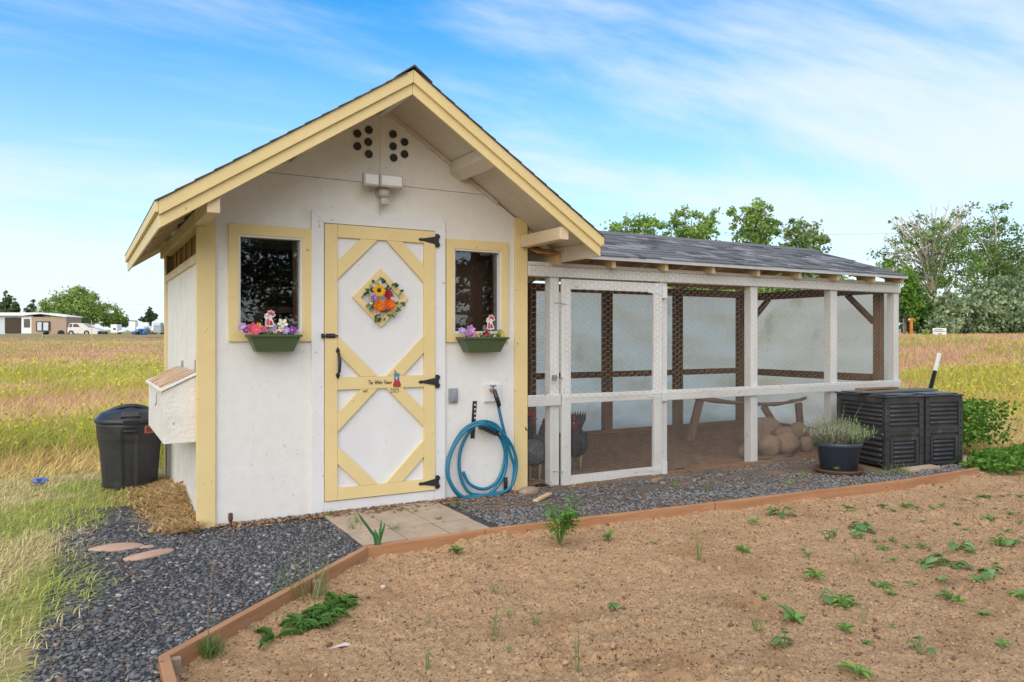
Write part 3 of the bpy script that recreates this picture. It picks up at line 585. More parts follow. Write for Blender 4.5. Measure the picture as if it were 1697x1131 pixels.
# little bird painted beside the lettering
m = MB(); yq = yb[0] - .0005
def pp(pts, col, k=0):
    m.cc = col; P = [onY(x, y, yq - .0006 * k) for x, y in pts]; m.prism(P, (0, -.0006, 0))
pp([(654, 630), (661, 629), (665, 638), (663, 641), (652, 641), (651, 638)], (.42, .05, .03)); pp([(653.5, 621), (657, 619), (661, 621), (662, 629), (658, 632), (653, 630)], (.16, .15, .30), 1); pp([(651, 620), (655, 618), (660, 618), (664, 622), (662, 623), (658, 620.5), (653, 622)], (.03, .38, .38), 2)
pp([(653, 614.5), (655, 614), (656.5, 617), (656, 619), (654.5, 618)], (.45, .04, .05), 2); pp([(655, 625), (659, 624.5), (658, 630), (656.5, 629)], (.62, .5, .55), 3); pp([(652, 640), (664, 640), (663.5, 641.5), (652, 641.5)], (.10, .05, .03), 3)
m.build('painted_bird', 'painted_colour', door)
# nest box on the side wall
nx, ny0, ny1, nzb, nzo, nzw = -.215, .035, 1.30, .578, .925, 1.03
nb = MB().prism([(-.001, ny0, nzb), (nx, ny0, nzb), (nx, ny0, nzo), (-.001, ny0, nzw)], (0, ny1 - ny0, 0)).build('nest_box', 'osb_side', coop, bevel=.003)
MB().prism([(-.005, ny0 - .012, nzw + .004), (nx - .02, ny0 - .012, nzo - .004), (nx - .02, ny0 - .012, nzo + .012), (-.005, ny0 - .012, nzw + .020)], (0, ny1 - ny0 + .03, 0)).build('lid', 'osb_side', nb, bevel=.002)
cbm = MB(); K = 10
for i in range(K):
    y0 = ny0 + .06 + i * .11; 
    cbm.prism([(-.012, y0, nzw + .022), (nx * .6, y0, nzw + .022 - .6 * .105 + .004), (nx - .012, y0, nzo + .014 + .010 * math.sin(i * 2.1)), (nx - .012, y0, nzo + .018 + .010 * math.sin(i * 2.1)), (nx * .6, y0, nzw + .026 - .6 * .105 + .012 * (i % 2)), (-.012, y0, nzw + .026)], (0, .108, 0))
cbm.build('weathered_top', 'cardboard', nb)
m = MB().tube([(nx - .003, .42, nzo - .02), (nx - .012, .42, nzo - .035), (nx - .012, .42, nzo - .10), (nx - .02, .43, nzo - .12), (nx - .012, .44, nzo - .11)], .004, 6); m.build('hook_latch', 'galv', nb)
MB().box((-.012, .9, nzw + .02), (-.002, .94, nzw + .075)).box((-.012, .12, nzw + .02), (-.002, .145, nzw + .1)).build('lid_hinge', 'galv', nb)
# ================================================================ FITTINGS ON THE COOP FRONT
# twin flood light with motion sensor
fl = thing('flood_light', 'twin white flood light with motion sensor on the gable', 'light', (1.27, -.02, 2.25))
c0 = onY(634, 320, -.03)
m = MB(); m.lathe([(.05, 0), (.05, .016), (.03, .024)], 20); m.v = [(c0.x + a, -.001 - c, c0.z + b) for a, b, c in m.v]; m.build('base_plate', 'light_plastic', fl, True)
m = MB().tube([(c0.x, -.02, c0.z), (c0.x, -.07, c0.z + .01), (c0.x, -.085, c0.z + .06)], [.022, .02, .016], 10); m.build('arm', 'light_plastic', fl, True)
for (pa, pb, pc, pd) in (((603, 289), (629, 290), (629, 308), (603, 303)), ((630, 290), (668, 294), (657, 310), (630, 307))):
    q = [onY(*p, -.15) for p in (pa, pb, pc, pd)]
    ctr = sum(q, Vector()) / 4; xs = [p.x for p in q]; x0, x1 = min(xs), max(xs); hz_ = .047
    hd = MB().prism([(x0, -.155, ctr.z - hz_), (x1, -.155, ctr.z - hz_), (x1, -.155, ctr.z + hz_), (x0, -.155, ctr.z + hz_)], (0, .05, 0)).prism([(x0 + .03, -.105, ctr.z - .03), (x1 - .03, -.105, ctr.z - .03), (x1 - .03, -.105, ctr.z + .03), (x0 + .03, -.105, ctr.z + .03)], (0, .04, 0)).build('lamp_head', 'light_plastic', fl, bevel=.006)
    MB().box((x0 + .012, -.160, ctr.z - hz_ + .012), (x1 - .012, -.1555, ctr.z + hz_ - .012)).build('lens', 'lens', hd, bevel=.002)
m = MB(); blob(m, (c0.x - .005, -.075, c0.z - .005), (.045, .04, .045), 1, 14, 8, 0); m.build('sensor_ball', 'light_plastic', fl, True)
q = onY(636, 334, -.08); MB().box((q.x - .03, -.115, q.z - .03), (q.x + .03, -.05, q.z + .022)).build('sensor', 'light_plastic', fl, bevel=.008)
# outlet and tap
o = thing('outlet_box', 'grey weatherproof outlet cover on the white wall beside the door', 'outlet', (1.87, -.01, .765))
MB().box((1.833, -.022, .766), (1.907, -.001, .882)).build('back_plate', 'grey_box', o, bevel=.004); ob = MB().box((1.846, -.042, .780), (1.894, -.022, .868)).build('cover', 'grey_box', o, bevel=.008)
MB().box((1.858, -.046, .80), (1.882, -.0425, .815)).build('catch', 'galv', o)
tp = thing('garden_tap', 'brass garden tap with blue handle on white mounting block', 'tap', (2.215, -.02, .763))
MB().box((2.144, -.028, .764), (2.288, -.001, .905)).build('mounting_block', 'white_paint', tp, bevel=.003)
tpx = onY(817, 650, -.06); m = MB().tube([(tpx.x, -.028, tpx.z + .01), (tpx.x, -.075, tpx.z + .012), (tpx.x + .008, -.095, tpx.z - .02)], [.014, .015, .016], 10).tube([(tpx.x, -.065, tpx.z + .015), (tpx.x, -.065, tpx.z + .045)], .008, 8); m.build('tap_body', 'brass', tp, True)
m = MB()
for k in range(4): a = k * PI / 2 + .3; m.box((0, 0, 0), (0, 0, 0)); m.bar((tpx.x, -.065, tpx.z + .048), (tpx.x + .028 * math.cos(a), -.065 + .028 * math.sin(a), tpx.z + .052), .014, .007)
m.build('tap_handle', 'blue_knob', tp)
# hose hanger: slotted strap with hook
hg = thing('hose_hanger', 'dark slotted metal strap with a hook holding the blue hose', 'bracket', (2.1, -.01, .55))
s0, s1 = onY(787, 665, -.004), onY(783, 727, -.004)
MB().prism([(s0.x - .018, -.005, s0.z), (s0.x + .018, -.005, s0.z), (s1.x + .018, -.005, s1.z), (s1.x - .018, -.005, s1.z)], (0, .004, 0)).build('strap', 'iron', hg)
m = MB()
for k in range(4): z = s0.z - .03 - k * .035; m.box((s0.x - .005, -.0065, z - .007), (s0.x + .005, -.0052, z + .007))
m.build('slots', 'plain_white', hg)
hk = onY(803, 705, -.09)
m = MB().prism([(hk.x - .02, -.006, hk.z - .03), (hk.x + .13, -.006, hk.z - .10), (hk.x + .13, -.006, hk.z - .06), (hk.x, -.006, hk.z + .01)], (0, -.09, 0)).box((hk.x - .014, -.125, hk.z - .03), (hk.x + .016, -.115, hk.z + .035)); m.build('hook', 'iron', hg, bevel=.003)
# the hose: traced loops hanging off the hook, end rising to the tap
def Z7(x, y): return (x / 3.3275 + 500, y / 3.3275 + 560)
def spl(pts, n=10):
    P = [Vector(p) for p in pts]; r = []
    for i in range(len(P) - 1):
        a, b, c, d = P[max(i - 1, 0)], P[i], P[i + 1], P[min(i + 2, len(P) - 1)]
        for k in range(n):
            t = k / n; r.append(.5 * ((2 * b) + (c - a) * t + (2 * a - 5 * b + 4 * c - d) * t * t + (3 * b - a - 3 * c + d) * t ** 3))
    return r + [P[-1]]
track = [(1075, 315, .11), (1085, 380, .09), (1112, 500, .10), (1150, 640, .085), (1172, 720, .08), (1150, 830, .08), (1080, 900, .085), (960, 922, .09), (880, 885, .085), (822, 810, .07), (800, 725, .055), (825, 620, .05), (890, 510, .07), (985, 463, .10), (1070, 480, .105), (1115, 560, .09), (1130, 680, .06), (1105, 780, .06), (1040, 860, .065), (975, 885, .07), (920, 850, .06), (880, 780, .045), (868, 680, .035), (890, 580, .045), (950, 490, .08), (1010, 470, .115), (1100, 520, .115), (1160, 600, .10), (1185, 700, .095), (1160, 810, .10), (1095, 890, .105), (1000, 925, .11), (900, 895, .105), (830, 815, .09), (806, 725, .075), (835, 610, .07), (910, 510, .085), (1000, 480, .12), (1080, 530, .075), (1120, 620, .045), (1110, 720, .04), (1070, 800, .045), (1000, 835, .045), (925, 805, .04), (890, 740, .03)]
pts = [onY(*Z7(x, y), -d) for x, y, d in track]
for p in pts: p.z = max(p.z, .03)
ho = thing('garden_hose', 'blue garden hose coiled on the hanger and running up to the tap', 'hose', (2.1, -.08, .0))
MB().tube(spl(pts, 8), .0128, 10).build('tube', 'hose_rubber', ho, True)
a = onY(*Z7(1062, 290), -.1); b = onY(*Z7(1090, 378), -.10); MB().tube([a, (a + b) / 2, b], [.017, .019, .016], 10).build('strain_relief', 'black_plastic', ho, True)
a = onY(*Z7(1125, 770), -.03); MB().tube([a, a - Vector((0, 0, .04)), a - Vector((.005, 0, .14))], [.016, .017, .013], 10).build('nozzle', 'black_plastic', ho, True)
# window boxes
def planter(x0, x1, zt, zb, label, fl_):
    cx = (x0 + x1) / 2; root = thing('window_box', label, 'planter', (cx, -.08, zb), 'green window boxes'); hw = (x1 - x0) / 2; k = .72
    m = MB(); o1 = [(-hw, -.02), (hw, -.02), (hw, -.165), (-hw, -.165)]; 
    top = [(cx - hw, -.022, zt), (cx + hw, -.022, zt), (cx + hw, -.165, zt), (cx - hw, -.165, zt)]; bot = [(cx - hw * k, -.035, zb), (cx + hw * k, -.035, zb), (cx + hw * k, -.135, zb), (cx - hw * k, -.135, zb)]
    inn = [(cx - hw + .008, -.03, zt), (cx + hw - .008, -.03, zt), (cx + hw - .008, -.157, zt), (cx - hw + .008, -.157, zt)]; ib = [(x, y, zt - .03) for x, y, _ in inn]
    m.add(top + bot + inn + ib, [(4, 7, 6, 5)] + [(i, i + 4, (i + 1) % 4 + 4, (i + 1) % 4) for i in range(4)][::1] + [(i, (i + 1) % 4, (i + 1) % 4 + 8, i + 8) for i in range(4)] + [(i + 8, (i + 1) % 4 + 8, (i + 1) % 4 + 12, i + 12) for i in range(4)] + [(12, 13, 14, 15)])
    m.build('trough', 'green_plastic', root)
    m = MB()
    for (a, b) in (((x0 - .008, -.173, zt - .012), (x1 + .008, -.162, zt + .004)), ((x0 - .008, -.162, zt - .012), (x0 + .004, -.02, zt + .004)), ((x1 - .004, -.162, zt - .012), (x1 + .008, -.02, zt + .004))): m.box(a, b)
    m.build('rim', 'green_plastic', root, bevel=.002)
    for (px, py, r, col, n, cen, ly) in fl_:
        p = onY(px, py, random.uniform(-.14, -.10)); flower(root, p, (random.uniform(-.4, .4), -1, random.uniform(.1, .7)), r, col, n, cen, layers=ly)
    lm = MB()
    for k in range(40):
        p = (random.uniform(x0 + .02, x1 - .02), random.uniform(-.15, -.05), zt - .01); d = (random.uniform(-.7, .7), random.uniform(-.8, .3), random.uniform(.5, 1)); leaf(lm, p, d, (0, -1, .3), random.uniform(.03, .06), random.uniform(.012, .025), jit((.10, .17, .06), .4))
    lm.build('foliage', 'leaf', root); return root
PK, LV, WH, PU, YE, RD = (.75, .13, .22), (.50, .36, .62), (.78, .72, .60), (.26, .07, .42), (.78, .45, .04), (.5, .03, .04)
yc = (.75, .5, .05)
def Z5(x, y): return (x / 4.525 + 360, y / 4.525 + 350)
def Z8(x, y): return (x / 4.711 + 720, y / 4.711 + 380)
A = planter(.298, .640, 1.300, 1.186, 'green window box of pink, white and violet flowers under the window left of the door',
  [(*Z5(x, y), r, c, n, ce, ly) for x, y, r, c, n, ce, ly in ((190, 872, .034, LV, 8, WH, 2), (215, 895, .026, PU, 6, yc, 2), (265, 885, .046, PK, 6, (.8, .3, .1), 2), (310, 858, .022, YE, 6, (.6, .25, .03), 2), (295, 895, .04, PK, 6, (.8, .3, .1), 2), (350, 890, .036, (.78, .30, .38), 5, PK, 2), (418, 870, .032, LV, 8, WH, 2), (385, 905, .022, WH, 5, yc, 1), (430, 905, .022, WH, 5, yc, 1), (425, 940, .016, WH, 5, yc, 1), (422, 968, .013, WH, 5, yc, 1), (490, 845, .040, WH, 5, (.6, .6, .2), 1), (475, 885, .024, WH, 5, yc, 1), (465, 910, .022, PK, 5, yc, 1), (510, 895, .032, LV, 8, WH, 2), (560, 895, .036, PU, 6, yc, 2), (595, 908, .022, LV, 6, yc, 1), (540, 915, .02, PU, 6, yc, 1))])
B = planter(1.893, 2.282, 1.283, 1.167, 'green window box with purple and yellow pansies under the window right of the door',
  [(*Z8(x, y), r, c, n, ce, ly) for x, y, r, c, n, ce, ly in ((212, 797, .034, (.4, .36, .66), 7, WH, 2), (245, 815, .036, (.62, .36, .66), 6, yc, 2), (280, 790, .046, (.55, .28, .62), 6, yc, 2), (290, 830, .042, (.55, .28, .62), 6, yc, 2), (318, 833, .042, YE, 6, (.3, .1, .02), 2), (355, 822, .028, WH, 5, yc, 1), (402, 828, .042, (.42, .02, .08), 5, (.6, .1, .1), 2), (452, 835, .028, WH, 5, yc, 1), (510, 822, .046, (.50, .45, .14), 7, (.3, .3, .05), 2), (480, 840, .03, (.22, .30, .10), 6, yc, 1), (528, 838, .026, (.28, .34, .12), 6, yc, 1))])
def bird_pick(parent, pts_fn, sc, cx_, cz_):
    m = MB(); y = -.15
    def f(pts, col, k): m.cc = col; m.prism([(cx_ + px * sc, y - .002 * k, cz_ + py * sc) for px, py in pts], (0, -.002, 0))
    f([(-.55, -1), (-.45, .0), (-.7, .45), (-.5, .95), (-.15, 1.1), (-.1, 1.5), (.25, 1.35), (.45, 1.65), (.65, 1.3), (.95, 1.35), (.9, .95), (1.15, .75), (.85, .45), (.5, .3), (.75, -.3), (.95, -1.0), (.3, -1.2)], (.70, .67, .64), 0)
    f([(-.1, .95), (-.02, 1.38), (.2, 1.12), (.45, 1.5), (.55, 1.12), (.86, 1.25), (.75, .9), (1.0, .75), (.68, .6), (.4, .75), (.15, .85)], (.55, .03, .04), 1)
    f([(-.4, -.9), (-.35, .0), (-.1, .2), (.1, .0), (.15, -.9)], (.60, .10, .16), 1); f([(.2, -.9), (.2, -.1), (.5, -.2), (.7, -.85)], (.35, .05, .06), 1); f([(-.45, .4), (-.3, .9), (.1, .9), (.3, .5), (.0, .25)], (.55, .56, .58), 1); f([(-.65, .55), (-.4, .7), (-.4, .5)], (.75, .5, .08), 2)
    f([(-.15, .68), (-.05, .78), (.03, .68), (-.05, .6)], (.02, .02, .02), 2)
    m.cc = (.1, .2, .08); m.box((cx_ - .003, y - .002, cz_ - sc * 3), (cx_ + .003, y, cz_ - sc)); m.build('rooster_ornament', 'painted_colour', parent)
p = onY(*Z5(385, 815), -.15); bird_pick(A, None, .042, p.x, p.z); p = onY(*Z8(430, 735), -.15); bird_pick(B, None, .044, p.x, p.z)
# wreath on the door
wr_ = thing('flower_wreath', 'small wreath of sunflower, orange and violet blooms on the door diamond', 'wreath', (dc.x, -.06, dc.z - .12))
def Z6(x, y): return (x / 4.35 + 500, y / 4.35 + 350)
cw = onY(*Z6(590, 640), -.05)
m = MB().tube([(cw.x + .075 * math.cos(a), -.05, cw.z + .085 * math.sin(a)) for a in np.linspace(0, 2 * PI, 24, endpoint=False)], .010, 6, True); m.build('vine_ring', 'brown_wood', wr_, True)
for (x, y, r, c, n, ce, ly, cr) in ((556, 572, .052, (.78, .47, .02), 13, (.10, .05, .015), 2, .36), (557, 683, .052, (.80, .20, .015), 8, (.7, .32, .03), 2, .2), (632, 672, .050, (.78, .12, .015), 8, (.7, .25, .03), 2, .2), (620, 603, .036, (.42, .02, .02), 8, (.3, .02, .02), 2, .2), (525, 625, .034, (.30, .20, .52), 7, (.6, .6, .4), 2, .2), (508, 603, .020, (.72, .45, .55), 5, yc, 1, .2), (537, 730, .022, (.70, .42, .42), 5, (.3, .05, .1), 1, .25), (655, 632, .018, (.75, .60, .55), 5, yc, 1, .2), (520, 540, .014, (.75, .5, .5), 5, yc, 1, .2), (500, 665, .014, WH, 5, yc, 1, .2)):
    flower(wr_, onY(*Z6(x, y), -.075), (random.uniform(-.25, .25), -1, random.uniform(-.1, .3)), r, c, n, ce, .5 if n > 9 else .75, .12, ly, cr)
m = MB()
for k in range(54):
    a = random.uniform(0, 2 * PI); rr = random.uniform(.075, .15); leaf(m, (cw.x + rr * math.cos(a), -.05 - random.uniform(0, .02), cw.z + rr * math.sin(a)), (math.cos(a + random.uniform(-.9, .9)), -.25, math.sin(a + random.uniform(-.9, .9))), (0, -1, 0), random.uniform(.022, .05), random.uniform(.014, .034), jit(random.choice(((.05, .11, .06), (.10, .17, .06), (.30, .34, .16))), .3))
m.build('leaves', 'leaf', wr_)
# ================================================================ THE CHICKEN RUN
RX0, RX1, RB = 2.556, 7.583, 2.25
run = thing('chicken_run', 'long white wire-mesh chicken run with a low grey shingle roof', 'chicken run', (5.05, 1.1, 0))
posts = [(2.788, 2.877), (3.995, 4.081), (5.176, 5.272), (6.390, 6.495), (7.492, 7.583)]
for a, b in posts: MB().box((a, .003, .02), (b, .092, 1.80)).build('post', 'white_post', run, bevel=.004)
MB().box((RX0, -.022, 1.80), (RX1, .09, 1.886)).build('beam', 'white_wood', run, bevel=.003)
MB().box((RX0, -.008, 1.889), (RX1, .085, 1.922)).build('beam_cap', 'white_wood', run, bevel=.003)
MB().box((RX0, -.025, .705), (2.880, .0, .80)).build('rail', 'white_wood', run, bevel=.003); MB().box((3.996, -.025, .70), (RX1, .0, .795)).build('rail', 'white_wood', run, bevel=.003)
MB().box((RX0, -.012, -.06), (4.06, .05, .008)).build('sill', 'sill_wood', run, bevel=.004); MB().box((4.064, -.035, -.06), (RX1, .02, .035)).build('sill', 'sill_wood', run, bevel=.004)
# back and side framing
for x in (2.66, 3.96, 5.09, 6.26, 7.43): MB().box((x - .06, RB, 0.02), (x + .06, RB + .085, 1.84)).build('post', 'brown_wood', run, bevel=.003)
MB().box((2.56, RB - .01, 1.842), (7.56, RB + .08, 1.93)).build('top_plate', 'brown_rail', run); MB().box((2.56, RB - .02, .785), (7.40, RB - .002, .86)).build('back_rail', 'brown_rail', run); MB().box((2.56, RB - .03, .02), (7.5, RB - .003, .13)).build('kick_board', 'brown_rail', run)
MB().box((7.46, .16, 0.02), (7.54, .25, 1.80)).build('post', 'brown_wood', run)
MB().box((7.46, .10, 1.802), (7.56, RB, 1.90)).build('top_plate', 'brown_wood', run); MB().box((7.50, .26, .76), (7.54, RB, .85)).build('side_rail', 'brown_wood', run); MB().box((7.52, .10, .02), (7.55, RB, .13)).build('kick_board', 'brown_wood', run)
MB().bar((7.50, 1.86, 1.80), (7.50, 2.22, 1.46), .04, .085, (1, 0, 0)).build('brace', 'brown_wood', run); MB().bar((7.50, .62, 1.80), (7.50, .26, 1.46), .04, .085, (1, 0, 0)).build('brace', 'brown_wood', run)
# white sheeting outside the back and the end
def tarp(name, f, nu, nv, uh, vh):
    V = []
    for j in range(nv + 1):
        for i in range(nu + 1): V.append(f(i / nu * uh, j / nv * vh))
    T = [(j * (nu + 1) + i, j * (nu + 1) + i + 1, (j + 1) * (nu + 1) + i + 1, (j + 1) * (nu + 1) + i) for j in range(nv) for i in range(nu)]
    me = mesh_np(name, np.array(V), np.array(T)); me.polygons.foreach_set('use_smooth', [True] * len(T)); o = link(name, me, 'tarp', run)
    return o
def fold(u, v, s_):
    a = .055 * (float(fbm(u * 1.4 + .8 * v, v * 1.9 - .5 * u, 3, s_)) - .45) + .022 * math.sin(9 * (v * .8 + .45 * u) + 3 * float(vnoise(u * 1.2, v * 1.2, s_))) * float(sm(.35, .6, vnoise(u * .9, v * .9, s_ + 3)))
    if v < .75: a += .09 * (float(fbm(u * 2.2 - v * 2, v * 3.5 + u * .6, 3, s_ + 9)) - .45) * (1 - v / .75 * .5)
    return a + .004 * math.sin(v * 21)
tarp('white_sheeting', lambda u, v: (2.56 + u, RB + .135 + fold(u, v, 70), .05 + v), 150, 56, 5.06, 1.80)
tarp('white_sheeting', lambda u, v: (7.63 + fold(u + 9, v, 70) * .9, .10 + u, .05 + v), 66, 56, 2.25, 1.80)
# roof of the run: low gable
rs = .32; zR = lambda y: 1.985 + rs * (min(y, 2.3 - y) + .15); RY = 1.15
rroof = MB().prism([(2.845, -.14, zR(-.14)), (2.845, RY, zR(RY)), (2.845, RY, zR(RY) - .014), (2.845, -.14, zR(-.14) - .014)], (4.66, 0, 0)).prism([(2.845, 2.44, zR(2.44)), (2.845, RY, zR(RY)), (2.845, RY, zR(RY) - .014), (2.845, 2.44, zR(2.44) - .014)], (4.66, 0, 0)).build('roof', 'osb_orange', run)
for x in (2.80, 3.374, 3.972, 4.555, 5.16, 5.76, 6.356, 6.966, 7.475):
    MB().prism([(x - .02, -.115, zR(-.115) - .016), (x - .02, RY - .012, zR(RY - .012) - .016), (x - .02, RY - .012, zR(RY) - .10), (x - .02, .10, zR(.10) - .10), (x - .02, .09, 1.925), (x - .02, -.115, 1.895)], (.04, 0, 0)).build('rafter', 'fresh_wood', rroof)
    MB().prism([(x - .02, 2.415, zR(2.415) - .016), (x - .02, RY + .012, zR(RY) - .02), (x - .02, RY + .012, zR(RY) - .10), (x - .02, 2.2, zR(2.2) - .10), (x - .02, 2.415, zR(2.415) - .09)], (.04, 0, 0)).build('rafter', 'fresh_wood', rroof)
MB().box((2.60, RY - .01, zR(RY) - .15), (7.47, RY + .01, zR(RY) - .02)).build('ridge_board', 'fresh_wood', rroof)
MB().box((2.80, -.156, zR(-.14) - .034), (7.512, -.143, zR(-.14) + .006)).build('drip_edge', 'drip_metal', rroof); MB().prism([(7.506, -.142, zR(-.142) + .004), (7.506, RY, zR(RY) + .004), (7.506, RY, zR(RY) - .03), (7.506, -.142, zR(-.142) - .03)], (.008, 0, 0)).build('drip_edge', 'drip_metal', rroof)
MB().prism([(2.57, -.14, zR(-.14)), (2.57, .12, zR(.12)), (2.57, .12, zR(.12) - .012), (2.57, -.14, zR(-.14) - .012)], (.27, 0, 0)).build('roof_edge', 'osb_orange', rroof)
sth = math.atan(rs); ce_, se_ = math.cos(sth), math.sin(sth)
shm = []
for wd in (.09, .14, .18, .26):
    shm.append((wd, MB().prism([(0, 0, .002), (0, 0, .012), (0, .17, .006), (0, .17, .002)], (wd - .004, 0, 0)).mesh('shingle')))
for side in (0, 1):
    for c in range(11):
        s_ = -.012 + c * .122; x = 2.85 - (c % 3) * .05; yy = -.15 + s_ * ce_; 
        if yy > RY - .05: break
        while x < 7.50:
            wd, me = random.choice(shm if side == 0 else shm[2:]); 
            if x + wd > 7.53: wd, me = shm[0]
            if x + wd > 7.545: break
            if x >= 2.84:
                me2 = me if me.materials else me
                o = bpy.data.objects.new('shingle', me); COL.link(o); 
                if not me.materials: me.materials.append(M['shingle_a'])
                o.parent = rroof; yl = yy if side == 0 else 2.3 - yy; dz = .0015 + random.choice((0, 0, .005))
                o.location = Vector((x if side == 0 else x + wd, yl, zR(yl) + dz)) - W[rroof]; o.rotation_euler = (sth, 0, 0 if side == 0 else PI)
                o.material_slots[0].link = 'OBJECT'; o.material_slots[0].material = M[random.choice(('shingle_a', 'shingle_b', 'shingle_b', 'shingle_b', 'shingle_c'))]
            x += wd
MB().prism([(2.85, RY - .12, zR(RY - .12) + .014), (2.85, RY, zR(RY) + .018), (2.85, RY + .12, zR(RY - .12) + .014), (2.85, RY + .12, zR(RY - .12) + .02), (2.85, RY, zR(RY) + .028), (2.85, RY - .12, zR(RY - .12) + .02)], (4.67, 0, 0)).build('ridge_cap', 'shingle_b', rroof)
# gate
gate = thing('gate', None, None, (3.44, -.01, .0)); gate.parent = run; gate.location = W[gate] - W[run]
for nm in ('label', 'category'):
    if nm in gate: del gate[nm]
gy = (-.030, .0)
for a, b in (((2.889, .008), (2.977, 1.785)), ((3.893, .012), (3.990, 1.785))): MB().box((a[0], gy[0], a[1]), (b[0], gy[1], b[1])).build('stile', 'white_post', gate, bevel=.003)
for z0, z1 in ((1.70, 1.784), (.715, .797), (.010, .094)): MB().box((2.978, gy[0] + .002, z0), (3.892, gy[1], z1)).build('cross_rail', 'white_wood', gate, bevel=.003)
for z in (1.705, .752, .075):
    MB().prism([(3.985, -.0335, z - .03), (3.985, -.0335, z + .03), (3.82, -.0335, z + .008), (3.82, -.0335, z - .008)], (0, .003, 0)).box((3.9935, -.034, z - .055), (4.05, -.0045, z + .055)).build('hinge', 'white_paint', gate)
for (x, y, s_) in ((927, 503, 0), (924, 626, 1), (924, 782, 0)):
    p = onY(x, y, -.04); m = MB().tube([(p.x - .045, -.036, p.z), (p.x - .04, -.05, p.z + .005), (p.x + .05, -.045, p.z - .006), (p.x + .06, -.033, p.z - .004)], .0035, 6)
    if s_: m.box((p.x - .05, -.045, p.z - .025), (p.x - .008, -.0325, p.z + .022))
    m.build('hook_latch', 'galv', gate)
# wire netting: hexagons above, small squares below
def hexnet(name, x0, x1, z0, z1, y, parent):
    a = .029; dx = a * 1.5 + a * .0; hz = a * math.sqrt(3) / 2; seg = set(); m = MB(); nx_ = int((x1 - x0) / (1.5 * a)) + 1; nz_ = int((z1 - z0) / (2 * hz)) + 1
    wob = lambda x, z: (x + .004 * math.sin(z * 9 + x * 2), y - .003 * math.sin(x * 5 + z * 3) ** 2, z + .004 * math.sin(x * 7))
    for i in range(nx_):
        for j in range(nz_):
            cx_ = x0 + i * 1.5 * a; cz_ = z0 + (2 * j + (i % 2)) * hz
            c = [(cx_ + a * math.cos(k * PI / 3), cz_ + a * math.sin(k * PI / 3)) for k in range(6)]
            for k in range(6):
                p, q = c[k], c[(k + 1) % 6]
                key = tuple(sorted(((round(p[0], 3), round(p[1], 3)), (round(q[0], 3), round(q[1], 3)))))
                if key in seg or min(p[0], q[0]) < x0 or max(p[0], q[0]) > x1 or min(p[1], q[1]) < z0 or max(p[1], q[1]) > z1: continue
                seg.add(key); m.tube([wob(*p), wob(*q)], .00065 if abs(p[1] - q[1]) > .002 else .001, 3)
    o = m.build(name, 'wire', parent, kind='stuff'); return o
def sqnet(name, x0, x1, z0, z1, y, parent):
    m = MB(); k = x0
    while k < x1: m.add(*[[(k - .0004, y, z0), (k + .0004, y, z0), (k + .0004, y, z1), (k - .0004, y, z1), (k, y - .0007, z0), (k, y - .0007, z1)], [(0, 3, 5, 4), (4, 5, 2, 1)]]); k += .0135
    k = z0
    while k < z1: m.add([(x0, y, k - .0004), (x1, y, k - .0004), (x1, y, k + .0004), (x0, y, k + .0004), (x0, y - .0007, k), (x1, y - .0007, k)], [(0, 4, 5, 1), (4, 3, 2, 5)]); k += .0135
    return m.build(name, 'wire', parent, kind='stuff')
hexnet('hex_netting', RX0, 2.884, .79, 1.93, -.031, run); hexnet('hex_netting', 4.0, RX1, .76, 1.93, -.031, run); hexnet('hex_netting', 2.887, 3.99, .76, 1.79, -.036, gate)
hexnet('hex_netting', 2.884, 4.0, 1.80, 1.93, -.029, run)
sqnet('wire_cloth', RX0, 2.884, -.04, .79, -.0295, run); sqnet('wire_cloth', 4.0, RX1, -.02, .77, -.0385, run); sqnet('wire_cloth', 2.889, 3.99, .01, .77, -.0345, gate)
# ================================================================ THINGS IN THE RUN
def skew_tube(name, pts, r, m, parent): return MB().tube(pts, r, 8).build(name, m, parent, True)
pc = thing('perch', 'rough branch perch resting on slanted boards inside the run', 'perch', (6.2, 1.2, .05))
# branch lies about mid depth of the run
def rp_(x, y, Y=1.35): return onY(x, y, Y)
br = [rp_(1150, 657), rp_(1175, 663), rp_(1235, 669), rp_(1285, 670), rp_(1315, 665), rp_(1332, 661), rp_(1342, 656)]
skew_tube('branch', spl(br, 4), [.030 - .012 * k / 24 + .004 * math.sin(k * 1.7) for k in range(25)], 'brown_rail', pc)
for (a, b, wd) in (((1160, 662), (1143, 716), .105), ((1265, 673), (1293, 708), .085), ((1323, 668), (1327, 718), .105)):
    p, q = rp_(*a, 1.38), rp_(*b, 1.38); q.z = .04; MB().bar(p, q, .035, wd, (1, 0, 0)).build('support_board', 'brown_wood', pc)
rocks = [((1268, 737), .30, .20, .20, -20), ((1300, 742), .22, .17, .15, 10), ((1255, 752), .2, .16, .13, 0), ((1287, 757), .19, .16, .14, 5), ((1331, 756), .23, .17, .14, 0), ((1350, 738), .18, .14, .13, 0), ((1322, 733), .19, .15, .15, 0), ((1253, 738), .16, .14, .2, 0), ((1262, 763), .13, .1, .09, 0), ((1362, 752), .12, .1, .1, 0)]
for k, (p, a, b, c, rot) in enumerate(rocks):
    q = onZ(p[0], p[1], .03); m = MB(); blob(m, (0, 0, 0), (a * .72, b * .72, c * .9), k, 18, 12, .12); o = link('rock', m.mesh('rock', True), 'rock_brown', None, (q.x, min(max(q.y, .24), 1.6), c * .70 + .03), (0, 0, math.radians(rot)))
    tag(o, 'brown rounded rock in the pile at the end of the run', 'rock', 'rocks piled inside the run')
